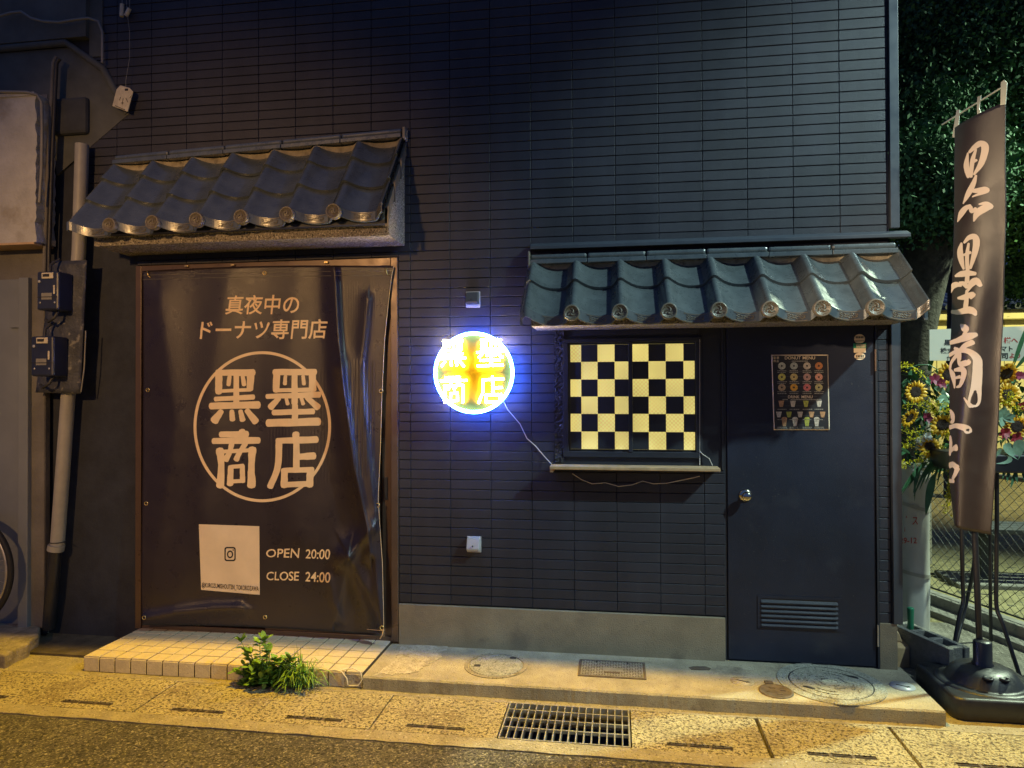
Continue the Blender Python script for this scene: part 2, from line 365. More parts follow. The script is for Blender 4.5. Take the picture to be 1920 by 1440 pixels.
# the four seal-style characters, drawn in a shared drawing unit (x right, y down)
KURO = [[(500,690,30),(500,782,28)],[(490,672,24),(692,672,28)],[(676,672,30),(672,764,28)],[(560,690,16),(554,740,18)],[(632,690,16),(640,740,18)],
        [(597,670,22),(597,850,26)],[(500,774,14),(676,766,14)],[(480,818,18),(692,806,22)],[(455,856,26),(720,850,30)],
        [(515,884,22),(475,938,34)],[(572,882,18),(576,932,24)],[(620,882,18),(632,934,24)],[(655,880,22),(704,942,30)]]
SUMI = [[(806,670,26),(1032,668,26)],[(820,670,28),(816,772,28)],[(1016,668,28),(1018,768,30)],[(868,690,14),(864,736,16)],[(965,690,14),(970,736,16)],
        [(918,665,24),(918,842,26)],[(816,770,16),(1018,766,18)],[(765,803,20),(1055,794,24)],[(832,812,20),(785,864,28)],[(872,816,14),(880,846,16)],
        [(955,812,14),(966,846,16)],[(985,808,20),(1047,864,28)],[(920,850,24),(920,945,26)],[(800,892,22),(1022,886,24)],[(770,950,30),(1052,942,32)]]
SHO = [[(628,992,26),(632,1016,26)],[(510,1013,24),(656,1011,28)],[(470,1050,24),(720,1045,28)],[(572,1062,22),(560,1110,20),(538,1152,28)],
       [(648,1062,22),(612,1118,20),(596,1152,24)],[(508,1108,16),(682,1099,16)],[(506,1098,34),(514,1180,26),(508,1298,32)],[(686,1092,34),(680,1180,26),(680,1296,36)],
       [(562,1192,16),(635,1186,18)],[(566,1190,22),(562,1288,26)],[(630,1185,20),(632,1272,22)],[(562,1272,16),(634,1268,16)]]
TEN = [[(925,1008,30),(928,1050,26)],[(822,1048,24),(1040,1041,28)],[(832,1048,28),(826,1190,26),(782,1302,26)],[(928,1058,26),(928,1208,26)],
       [(928,1136,24),(1026,1131,30)],[(858,1210,20),(1018,1207,24)],[(862,1208,28),(860,1298,28)],[(1006,1206,28),(1000,1294,30)],[(860,1290,22),(1012,1284,24)]]
CHARS = [KURO, SUMI, SHO, TEN]

# ================================================================== SETTING
setting(MB().box(-120, 120, -60, 160, -0.62, -0.5).build('ground', EARTH))
setting(MB().box(-9, 9, -9, -0.957, -0.4, -0.006).build('road', ASPH))
def rough_strip(x0, x1, y0, y1, z, amp, n):
    """a strip with a slightly wandering edge"""
    mb = MB(); r = random.Random(3)
    ys0 = [y0 + r.uniform(-amp, amp) for _ in range(n+1)]; zs = [z + r.uniform(-0.0015, 0.0015) for _ in range(n+1)]
    mb.grid(lambda i, j: (x0+(x1-x0)*i/n, ys0[i] if j == 0 else y1, zs[i]), n, 1, False)
    mb.grid(lambda i, j: (x0+(x1-x0)*i/n, ys0[i], zs[i] if j else z-0.1), n, 1, False)
    return mb
s1 = rough_strip(-9, 9, -0.955, -0.869, 0.0, 0.005, 260); setting(s1.build('kerb_strip', EDGE))
s2 = rough_strip(-9, 9, -0.517, -0.30, -0.002, 0.002, 120); setting(s2.build('wall_side_strip', EDGE))
setting(MB().box(-9, 9, -0.869, -0.517, -0.5, -0.33).build('gutter_channel_floor', EARTH))
setting(MB().box(-9, -2.84, -0.30, 9, -0.3, 0.012).build('alley_ground', EARTH))
setting(MB().box(1.46, 9, -0.3, 1.0, -0.3, 0.0).build('side_pavement', PAVE))
setting(MB().box(1.46, 30, 1.0, 30, -0.3, -0.004).build('yard_ground', DIRT))

# ------------------------------------------------------------------ concrete gutter covers
J = [-3.97, -3.395, -2.822, -2.25, -1.662, -1.092, -0.516, 0.058, 0.625, 1.192, 1.762, 2.335, 2.91]
LIDLAB = ['pitted concrete gutter cover cut off by the bottom left corner of the photo', 'pitted concrete gutter cover at the left edge, before the alley',
          'pitted concrete gutter cover before the left end of the tiled step', 'pitted concrete gutter cover before the middle of the tiled step, plant shadow on it',
          'pitted concrete gutter cover directly in front of the weeds and grass', 'pitted concrete gutter cover touching the left side of the iron grate',
          None, 'pitted concrete gutter cover touching the right side of the iron grate', 'pitted concrete gutter cover lying between the two dark cracks',
          'pitted concrete gutter cover in front of the flag base, right of both cracks', 'pitted concrete gutter cover cut off by the right edge of the photo', None]
GY0, GY1 = -0.866, -0.521
for k in range(len(J)-1):
    if LIDLAB[k] is None: continue
    g = 0.009 if k in (8, 9) else 0.003
    x0, x1 = J[k]+g, J[k+1]-(0.009 if k in (7, 8) else 0.003); xc = (J[k]+J[k+1])/2
    hx0, hx1, hy0, hy1 = xc-0.135, xc+0.135, -0.822, -0.792
    t = thing('gutter_cover', LIDLAB[k], 'gutter cover', (xc, -0.69, -0.1), 0, 'concrete gutter covers along the kerb')
    mb = MB()
    zt = rnd.uniform(-0.002, 0.0015)
    mb.box(x0, x1, hy1, GY1, -0.1, zt); mb.box(x0, x1, GY0, hy0, -0.1, zt)
    mb.box(x0, hx0, hy0, hy1, -0.1, zt); mb.box(hx1, x1, hy0, hy1, -0.1, zt)
    mb.build('slab', LID, t)
    sb = MB().box(hx0, hx1, hy0, hy1, -0.06, -0.052)
    for y in (-0.8125, -0.8015): sb.box(hx0, hx1, y-0.0016, y+0.0016, -0.03, zt-0.003)
    for x in (hx0+0.09, hx1-0.09): sb.box(x-0.006, x+0.006, hy0, hy1, -0.03, zt-0.001)
    sb.build('drain_slot', IRONC, t)

# iron grate
t = thing('drain_grate', 'rectangular steel drain grate with black openings set in the gutter', 'drain grate', (-0.229, -0.69, -0.1))
gx0, gx1 = J[6]+0.004, J[7]-0.004
mb = MB(); zt = 0.002
for x in (gx0, gx1-0.007): mb.box(x, x+0.007, GY0, GY1, -0.05, zt)
for y in (GY0, GY1-0.007): mb.box(gx0+0.007, gx1-0.007, y, y+0.007, -0.05, zt)
mb.build('frame', STEEL, t)
for i in range(1, 17):
    x = gx0+(gx1-gx0)*i/17; mb = MB().box(x-0.0026, x+0.0026, GY0+0.007, GY1-0.007, -0.045, zt-0.001); mb.build('bearing_bar', STEEL, t)
for i in range(1, 4):
    y = GY0+(GY1-GY0)*i/4+0.02; mb = MB()
    for q in range(17):
        xa = gx0+(gx1-gx0)*q/17+0.0028; xb = gx0+(gx1-gx0)*(q+1)/17-0.0028
        mb.box(xa, xb, y-0.004, y+0.004, -0.012, zt-0.0005)
    mb.build('cross_bar', STEEL, t)

# ------------------------------------------------------------------ concrete apron in front of the wall
ZS = 0.065; SY = -0.478
mb = MB(); r = random.Random(5); n = 150
def slab_edge(i):
    x = -1.268+(1.445+1.268)*i/n
    return x, SY + (math.sin(i*0.7)*0.0015 + r.uniform(-0.0015, 0.0015))
E_ = [slab_edge(i) for i in range(n+1)]
mb.grid(lambda i, j: [(E_[i][0], E_[i][1]+0.006, -0.1), (E_[i][0], E_[i][1], ZS-0.008), (E_[i][0], E_[i][1]+0.006, ZS), (E_[i][0], 0.02, ZS)][j], n, 3, False)
mb.add([(1.445, SY+0.006, -0.1), (1.445, 0.02, -0.1), (1.445, 0.02, ZS), (1.445, SY+0.006, ZS)], [(0,1,2,3)])
mb.add([(-1.268, SY+0.006, -0.1), (-1.268, 0.02, -0.1), (-1.268, 0.02, ZS), (-1.268, SY+0.006, ZS)], [(3,2,1,0)])
setting(mb.build('pavement_slab', SLAB))

def disc_poly(c, r, n=40, z=0): return [(c[0]+r*math.cos(2*math.pi*i/n), c[1]+r*math.sin(2*math.pi*i/n)) for i in range(n)]
# patched rough mortar at its left end
pts = [G(*p, ZS) for p in ((752,1212),(842,1208),(838,1219),(826,1224),(828,1235),(800,1246),(782,1262),(735,1266),(712,1262),(700,1268),(742,1238))]
rp = random.Random(12); wig = []
for a_, b_ in zip(pts, pts[1:]+pts[:1]):
    k_ = max(2, int((a_-b_).length/0.012))
    for i in range(k_): q = a_+(b_-a_)*(i/k_); wig.append((q.x+rp.gauss(0, 0.0045), q.y+rp.gauss(0, 0.0045)))
tag(MB().prism(wig, ZS+0.0005, ZS+0.0028, 'z').build('mortar_patch', PATCH), 'pale irregular mortar patch on the slab beside the tiled step', 'mortar patch')
pts = [G(*p, ZS) for p in ((1292,1252),(1300,1250),(1322,1250),(1333,1254),(1330,1257),(1312,1257),(1296,1256))]
tag(MB().prism([(p.x, p.y) for p in pts], ZS+0.0005, ZS+0.003, 'z').build('oil_stain', IRONC), 'dark brown blotch on the slab between meter cover and key disc', 'stain')

def ring(mb, c, r0, r1, z0, z1, n=48):
    vs = []
    for k in range(n):
        a = 2*math.pi*k/n; ca, sa = math.cos(a), math.sin(a)
        for r_, z_ in ((r0, z0), (r0, z1), (r1, z1), (r1, z0)): vs.append((c[0]+ca*r_, c[1]+sa*r_, z_))
    mb.add(vs, [(k*4+j, ((k+1) % n)*4+j, ((k+1) % n)*4+(j+1) % 4, k*4+(j+1) % 4) for k in range(n) for j in range(4)])
# round concrete manhole
c = G(930, 1248, ZS); t = thing('manhole_cover', 'round pale concrete manhole cover with two dark slots, left half of slab', 'manhole cover', (c.x, c.y, ZS))
MB().lathe([(0.140, 0), (0.140, 0.004), (0.134, 0.006), (0.0, 0.006)], c, 48).build('cover', RINGC, t)
mb = MB(); ring(mb, (c.x, c.y), 0.146, 0.166, ZS, ZS+0.004); mb.build('rim', EDGE, t)
for px, a in (((895, 1250), 0.3), ((962, 1236), 0.1)):
    q = G(*px, ZS); MB().box(q.x-0.017, q.x+0.017, q.y-0.012, q.y+0.012, ZS+0.004, ZS+0.0075).build('lifting_slot', INK, t)
# rectangular meter lid
t = thing('water_meter_cover', 'rectangular steel water meter lid with checker tread in dark frame', 'meter cover', tuple(G(1148, 1256, ZS)))
q = [G(*p, ZS) for p in ((1083,1268),(1212,1272),(1211,1244),(1088,1240))]
x0, x1, y0, y1 = q[0].x, q[1].x, q[0].y, q[2].y
mb = MB()
for b_ in ((x0, x1, y0, y0+0.012), (x0, x1, y1-0.012, y1), (x0, x0+0.012, y0+0.012, y1-0.012), (x1-0.012, x1, y0+0.012, y1-0.012)): mb.box(*b_, ZS, ZS+0.006)
mb.build('frame', IRONC, t, bevel=0.002)
MB().box(x0+0.014, x1-0.014, y0+0.014, y1-0.014, ZS, ZS+0.005).build('tread_plate', STEEL, t)
mb = MB()
for i in range(22):
    for j in range(9):
        px, py = x0+0.024+(x1-x0-0.048)*i/21, y0+0.024+(y1-y0-0.048)*j/8
        if 7 < i < 15 and j in (3, 4): continue
        a = 0.8 if (i+j) % 2 else -0.8; dx, dy = 0.0055*math.cos(a), 0.0055*math.sin(a); ex, ey = -dy*0.25, dx*0.25
        mb.prism([(px-dx-ex, py-dy-ey), (px+dx-ex, py+dy-ey), (px+dx+ex, py+dy+ey), (px-dx+ex, py-dy+ey)], ZS+0.005, ZS+0.0068, 'z')
mb.build('tread', IRONC, t)
MB().box(x0+0.13, x1-0.13, y0+0.052, y0+0.066, ZS+0.005, ZS+0.0066).build('name_plate', IRONC, t)
for xx in (x0+0.09, x1-0.09): MB().box(xx-0.004, xx+0.004, y1-0.034, y1-0.014, ZS+0.005, ZS+0.0066).build('lifting_slot', INK, t)
# two small white discs with key marks
for px, lab in (((1392, 1278), 'small pale disc with dark key mark beside the brown cover'), ((1692, 1287), 'small white disc with dark key mark at slab right end')):
    c = G(*px, ZS); t = thing('survey_disc', lab, 'marker disc', (c.x, c.y, ZS), 0, 'small marker discs on the slab')
    MB().lathe([(0.056, 0), (0.056, 0.003), (0.0, 0.003)], c, 32).build('disc', WHITEPL if px[0] > 1500 else PATCH, t)
    mb = MB(); mb.prism([(c.x-0.026, c.y+0.010), (c.x+0.020, c.y-0.014), (c.x+0.024, c.y-0.009), (c.x-0.022, c.y+0.016)], ZS+0.003, ZS+0.0045, 'z')
    mb.prism([(c.x+0.012, c.y-0.020), (c.x+0.034, c.y-0.012), (c.x+0.024, c.y-0.002)], ZS+0.003, ZS+0.0046, 'z'); mb.build('key_mark', INK, t)
# brown iron lid with tab
c = G(1455, 1297, ZS); t = thing('valve_cover', 'small round brown iron valve cover with hinge tab', 'valve cover', (c.x, c.y, ZS))
MB().lathe([(0.078, 0), (0.078, 0.005), (0.068, 0.006), (0.066, 0.004), (0.0, 0.004)], c, 36).build('cover', IRONC, t)
MB().box(c.x-0.032, c.x+0.006, c.y+0.079, c.y+0.112, ZS, ZS+0.006).build('hinge_tab', IRONC, t)
mb = MB()
for a in (0.3, 1.9, 3.5, 5.0): mb.box(c.x+0.034*math.cos(a)-0.013, c.x+0.034*math.cos(a)+0.013, c.y+0.034*math.sin(a)-0.006, c.y+0.034*math.sin(a)+0.006, ZS+0.004, ZS+0.0065)
mb.build('raised_marks', IRONC, t)
# large patterned manhole
c = G(1557, 1281, ZS); t = thing('manhole_cover', 'large round cobbled manhole cover with concentric ribs before the door', 'manhole cover', (c.x, c.y, ZS))
MB().lathe([(0.187, 0), (0.187, 0.004), (0.183, 0.005), (0.0, 0.005)], c, 56).build('cover', RINGC, t)
mb = MB(); ring(mb, (c.x, c.y), 0.193, 0.245, ZS, ZS+0.004, 56); mb.build('rim', RINGC, t)
mb = MB(); ring(mb, (c.x, c.y), 0.187, 0.193, ZS, ZS+0.0025, 56); mb.build('joint', INK, t)
for rr in (0.05, 0.08, 0.115, 0.148): 
    mb = MB()
    for a0 in range(0, 48):
        if (a0 // 6) % 2 == (0 if rr > 0.1 else 1): continue
        a, b_ = 2*math.pi*a0/48, 2*math.pi*(a0+0.8)/48
        mb.prism([(c.x+(rr)*math.cos(a), c.y+(rr)*math.sin(a)), (c.x+(rr)*math.cos(b_), c.y+(rr)*math.sin(b_)), (c.x+(rr-0.012)*math.cos(b_), c.y+(rr-0.012)*math.sin(b_)), (c.x+(rr-0.012)*math.cos(a), c.y+(rr-0.012)*math.sin(a))], ZS+0.004, ZS+0.0085, 'z')
    mb.build('raised_rib', RINGC, t)
for px in ((1517, 1291), (1598, 1271)):
    q = G(*px, ZS); mb = MB(); mb.prism([(q.x+0.022*math.cos(a)*1.2, q.y+0.013*math.sin(a)-0.012*math.cos(a)) for a in [i*math.pi/8 for i in range(16)]], ZS+0.004, ZS+0.0062, 'z'); mb.build('lifting_slot', INK, t)

# ------------------------------------------------------------------ tiled step
t = thing('tiled_step', 'low step of square cream tiles below the curtained doorway', 'step', (-2.06, -0.22, 0.0))
TX0, TX1, TY, TZ = -2.842, -1.272, -0.462, 0.078
MB().box(TX0+0.004, TX1-0.002, TY+0.004, 0.0, -0.1, TZ-0.004).build('base', GROUT, t)
top = MB(); fr = MB(); lf = MB(); nt_ = 17; P = (TX1-TX0)/nt_; r = random.Random(2)
for i in range(nt_):
    for j in range(5):
        x = TX0+i*P; y = TY+j*P*1.0
        if y > -0.02: continue
        y1 = min(y+P-0.004, -0.003); dz = r.uniform(-0.0012, 0.0012)
        a, b_, c_, d_ = [(x+0.003, y+0.003), (x+P-0.004, y+0.003), (x+P-0.004, y1), (x+0.003, y1)]
        z = TZ+dz; top.hexa([(*a, TZ-0.02), (*b_, TZ-0.02), (*c_, TZ-0.02), (*d_, TZ-0.02), (*a, z), (*b_, z), (*c_, z), (*d_, z)])
        if j == 0 and i < nt_-1: fr.box(x+0.003, x+P-0.004, TY-0.004, TY+0.001, 0.0, TZ-0.005)
top.build('top_tiles', TILEF, t, bevel=0.0015); fr.build('front_tiles', TILEF, t, bevel=0.0015)
mb = MB()
for j in range(4): mb.box(TX0-0.004, TX0+0.001, TY+j*P+0.002, TY+(j+1)*P-0.002, 0.0, TZ-0.004)
mb.build('side_tiles', TILEF, t)
mb = MB().box(TX1-P-0.002, TX1-0.004, TY-0.006, TY-0.0005, 0.004, TZ-0.012); mb.build('broken_corner', PATCH, t)
# torn end of white cable at its corner
a, b_ = G(655, 1262, 0.05), G(680, 1284, 0.0)
mb = MB().tube([W(612,1258,-0.475), W(628,1256,-0.475), W(640,1259,-0.478), W(650,1272,-0.48), W(652,1284,-0.48)], 0.0035, 6)
mb.tube([W(640,1257,-0.472), W(662,1253,-0.472), W(676,1260,-0.476), W(679,1274,-0.48), W(672,1285,-0.482), W(655,1286,-0.482)], 0.003, 6)
tag(mb.build('cable_end', CORDW), 'torn white cable end curling over the broken corner of tiled step', 'cable')

# ================================================================== SHOP BUILDING
B = thing('shop_building', 'dark shop building with charcoal brick siding and two tiled canopies', 'building', (0, 0.2, ZS))
XL, XC, ZT = -3.22, 1.42, 4.9
# carcass: plain walls behind the siding, with the doorway cut out
mb = MB()
mb.box(-1.232, XC-0.02, 0.0, 0.16, 0.0, ZT); mb.box(-2.868, -1.232, 0.0, 0.16, 2.262, ZT); mb.box(-3.9, -2.868, 0.0, 0.16, -0.05, ZT)
mb.box(XC-0.18, XC-0.02, 0.16, 4.2, 0.0, ZT); mb.box(-3.9, -3.75, 0.16, 4.2, 0, ZT); mb.box(-3.75, XC-0.18, 0.4, 0.5, 0.0, ZT)
mb.build('wall', DARKW, B)
# siding: every course of brick-like panels is real relief
SID = MB(); PX, PZ, X0, Z0 = 0.2315, 0.054, -0.925-6*0.2315, 0.298
HOLES = [(-9, -2.87, 0.0, 2.55), (-2.872, -1.226, 0.0, 2.268), (-0.335, 1.335, 1.072, 1.862), (0.568, 1.335, 0.0, 1.2)]
def cut(rects, h):
    out = []
    for (a, b_, c_, d_) in rects:
        if h[1] <= a or h[0] >= b_ or h[3] <= c_ or h[2] >= d_: out.append((a, b_, c_, d_)); continue
        if h[0] > a: out.append((a, h[0], c_, d_))
        if h[1] < b_: out.append((h[1], b_, c_, d_))
        x0, x1 = max(a, h[0]), min(b_, h[1])
        if h[2] > c_: out.append((x0, x1, c_, h[2]))
        if h[3] < d_: out.append((x0, x1, h[3], d_))
    return out
r = random.Random(4)
for j in range(86):
    z0 = Z0+j*PZ
    for i in range(-4, 17):
        x0 = max(X0+i*PX, -3.2); x1 = min(X0+i*PX+PX, XC-0.022)
        if x1-x0 < 0.02: continue
        rs = [(x0+0.0008, x1-0.0008, z0+0.0014, z0+PZ-0.0014)]
        for h in HOLES: rs = cut(rs, h)
        for a, b_, c_, d_ in rs:
            if b_-a > 0.012 and d_-c_ > 0.012: SID.cbox(a, b_, -0.0125+r.uniform(-0.0006, 0.0006), 0.0, c_, d_, 0.0024)
SID.build('siding', SIDE, B)
MB().box(-1.226, 0.566, -0.026, 0.0, 0.0, 0.292).build('foundation', FOUND, B, bevel=0.003)
MB().box(1.332, 1.418, -0.020, 0.1, 0.0, 0.300).build('foundation', FOUND, B, bevel=0.003)
mb = MB(); mb.box(XC-0.022, XC+0.022, -0.028, 0.012, 0.30, 1.86); mb.box(XC-0.020, XC+0.024, -0.026, 0.0, 2.33, ZT); mb.box(XC-0.03, XC-0.022, -0.006, 0.0, 2.30, ZT); mb.build('corner_trim', TRIM, B, bevel=0.002)
mb = MB()
mb.prism([(0.0, 2.318), (-0.030, 2.312), (-0.072, 2.290), (-0.072, 2.272), (0.0, 2.278)], -0.462, 1.478, 'x'); mb.build('flashing', TRIM, B, bevel=0.002)

# ---- window bay
mb = MB(); mb.box(-0.333, 0.566, -0.006, 0.0, 1.074, 1.860); mb.build('window_surround', BLACKP, B)
mb = MB()
for xx in (0.44, 0.452): mb.box(xx, xx+0.006, -0.012, -0.006, 1.10, 1.80)
mb.box(0.555, 0.566, -0.016, -0.006, 1.074, 1.86); mb.box(-0.235, 0.44, -0.016, -0.006, 1.80, 1.828); mb.build('surround_trim', BLACKP, B)
mb = MB(); a0, a1 = W(1040, 700).x, W(1058, 700).x; mb.grid(lambda i, j: (a0+(a1-a0)*i/6, -0.016+rnd.uniform(-0.004, 0.004), 1.105+(1.835-1.105)*j/80), 6, 80, False)
mb.box(a0+0.001, a1-0.001, -0.011, -0.006, 1.105, 1.835); mb.build('stucco_jamb', JAMB, B)
WIN = MB()
zb, zt_, xl, xr = W(1100, 846).z, W(1100, 643).z, W(1066, 700).x, W(1304, 700).x
WIN.box(xl-0.03, xr+0.03, -0.022, -0.006, zt_, zt_+0.022); WIN.box(xl-0.03, xr+0.03, -0.022, -0.006, zb-0.03, zb); WIN.box(xl-0.03, xl, -0.022, -0.006, zb, zt_); WIN.box(xr, xr+0.03, -0.022, -0.006, zb, zt_)
mx0, mx1 = W(1178.3, 700).x, W(1185.7, 700).x; WIN.box(mx0, mx1, -0.026, -0.006, zb, zt_)
WN = WIN.build('window', BLACKP, B, bevel=0.002)
cols = [[1069.8, 1090, 1120.6, 1152.4, 1178], [1186, 1215.8, 1248, 1281.2, 1302]]; rows = [646.7, 678.8, 711.5, 743.6, 775.8, 809, 841.7]
MB().box(W(cols[0][0],700).x, W(cols[0][-1],700).x, -0.010, -0.008, W(1100,rows[-1]).z, W(1100,rows[0]).z).build('pane', PANE, WN)
MB().box(W(cols[1][0],700).x, W(cols[1][-1],700).x, -0.010, -0.008, W(1100,rows[-1]).z, W(1100,rows[0]).z).build('pane', PANE, WN)
for cs in cols:
    mb = MB()
    for i in range(4):
        for j in range(6):
            if (i+j) % 2 == 0: continue
            xs = (W(cs[i], 700).x, W(cs[i+1], 700).x); zs = (W(1100, rows[j+1]).z, W(1100, rows[j]).z)
            mb.box(xs[0], xs[1], -0.0125, -0.0104, zs[0]+0.0005, zs[1]-0.0005)
    mb.build('dark_squares', BLACKP, WN)
mb = MB(); mb.box(W(1034,876).x, W(1345,882).x, -0.115, -0.006, 1.076, 1.094); mb.box(W(1034,876).x, W(1034,876).x+0.02, -0.108, -0.006, 1.060, 1.076); mb.build('sill_shelf', WOOD, B, bevel=0.003)

# ---- door on the right
dx0, dx1 = 0.582, 1.318
D_ = MB().box(dx0, dx1, -0.016, 0.0, 0.074, 1.846).build('door', DOORM, B, bevel=0.003)
mb = MB(); mb.box(dx0-0.014, dx0-0.004, -0.010, 0.0, 0.068, 1.86); mb.box(dx1+0.004, dx1+0.014, -0.024, 0.0, 0.068, 1.86); mb.build('door_frame', BLACKP, B)
c = W(1398, 929, -0.02)
MB().lathe([(0.033, 0.0), (0.033, 0.004), (0.026, 0.008), (0.012, 0.012), (0.012, 0.026), (0.020, 0.030), (0.0255, 0.040), (0.024, 0.050), (0.015, 0.056), (0.0, 0.057)], (c.x, -0.016, c.z), 28, 'y').build('knob', CHROME, D_)
a, b_ = W(1427, 1121, -0.016), W(1571, 1180, -0.016)
mb = MB(); mb.box(a.x-0.018, b_.x+0.018, -0.0195, -0.016, a.z, a.z+0.014); mb.box(a.x-0.018, b_.x+0.018, -0.0195, -0.016, b_.z-0.012, b_.z); mb.box(a.x-0.018, a.x, -0.0195, -0.016, b_.z, a.z); mb.box(b_.x, b_.x+0.018, -0.0195, -0.016, b_.z, a.z); mb.build('louvre_frame', DOORM, D_)
mb = MB(); mb.box(a.x, b_.x, -0.0168, -0.016, b_.z, a.z); mb.build('louvre_back', INK, D_)
n = 6
for i in range(n):
    z1 = a.z-(a.z-b_.z)*(i+0.30)/n; z0 = a.z-(a.z-b_.z)*(i+0.98)/n
    MB().prism([(-0.017, z1), (-0.026, z0+0.004), (-0.026, z0), (-0.017, z1-0.008)], a.x, b_.x, 'x').build('louvre_slat', DOORM, D_)
for v0, v1, m_ in ((655, 696, SLATW), (1172, 1212, STEEL)):
    q0, q1 = W(1633, v0, -0.03), W(1637, v1, -0.03); MB().tube([(dx1+0.004, -0.026, q0.z), (dx1+0.004, -0.026, q1.z)], 0.005, 8).build('hinge', m_, D_)
mb = MB().box(0.95, 1.0, -0.02, 0.0, 0.066, 0.074); mb.build('door_stop', STEEL, D_)

# ---- doorway behind the banner
mb = MB(); z1 = 2.262
mb.box(-2.868, -2.83, -0.03, 0.10, 0.078, z1); mb.box(-1.268, -1.228, -0.030, 0.10, 0.078, z1); mb.box(-2.83, -1.268, -0.028, 0.10, 2.215, z1); mb.box(-2.83, -1.268, -0.02, 0.12, 0.066, 0.105)
DW = mb.build('doorway_frame', BROWNAL, B, bevel=0.003)
mb = MB()
for xa, xb in ((-2.83, -2.06), (-2.04, -1.27)):
    y0 = 0.020 if xa < -2.5 else -0.014
    mb.box(xa, xa+0.055, y0, y0+0.03, 0.105, 2.215); mb.box(xb-0.055, xb, y0, y0+0.03, 0.105, 2.215)
    mb.box(xa+0.055, xb-0.055, y0+0.001, y0+0.029, 0.105, 0.32); mb.box(xa+0.055, xb-0.055, y0+0.001, y0+0.029, 1.66, 1.86); mb.box(xa+0.055, xb-0.055, y0+0.001, y0+0.029, 2.16, 2.215)
mb.build('sliding_doors', BROWNAL, DW, bevel=0.002)
mb = MB()
for xa, xb in ((-2.83, -2.06), (-2.04, -1.27)):
    y0 = 0.025 if xa < -2.5 else -0.009; nn = 26
    for i in range(nn):
        x = xa+0.058+(xb-xa-0.116)*i/nn; mb.box(x, x+0.014, y0, y0+0.016, 0.32, 1.66); mb.box(x, x+0.014, y0, y0+0.016, 1.86, 2.16)
    mb.box(xa+0.055, xb-0.055, y0+0.018, y0+0.022, 0.32, 2.16)
mb.build('slats', SLATW, DW)
q = W(724, 915, 0.0); mb = MB(); mb.box(-1.312, -1.292, -0.022, -0.013, q.z-0.065, q.z+0.065); mb.box(-1.306, -1.298, -0.026, -0.021, q.z-0.05, q.z-0.02); mb.build('pull_handle', BLACKM, DW, bevel=0.002)

# ------------------------------------------------------------------ tiled canopies
def tomoe(name, R=0.040):
    mb = MB()
    mb.lathe([(R, -0.03), (R, 0.0), (R*0.94, 0.004), (R*0.80, 0.004), (R*0.76, 0.0), (0.0, 0.0)], (0, 0, 0), 28, 'y')
    for k in range(3):                                     # three swirling commas
        a0 = k*2*math.pi/3; pts = []
        for i in range(9):
            a = a0 + i*0.22; rr = R*(0.14+0.42*i/8*0.9); pts.append((rr*math.cos(a), -0.0015, rr*math.sin(a)))
        mb.tube(pts, [R*0.13*(1-0.085*i) for i in range(9)], 6)
    for k in range(14):
        a = 2*math.pi*k/14; mb.lathe([(R*0.055, 0.0), (R*0.05, 0.003), (0, 0.0035)], (R*0.67*math.cos(a), 0, R*0.67*math.sin(a)), 6, 'y')
    return mb

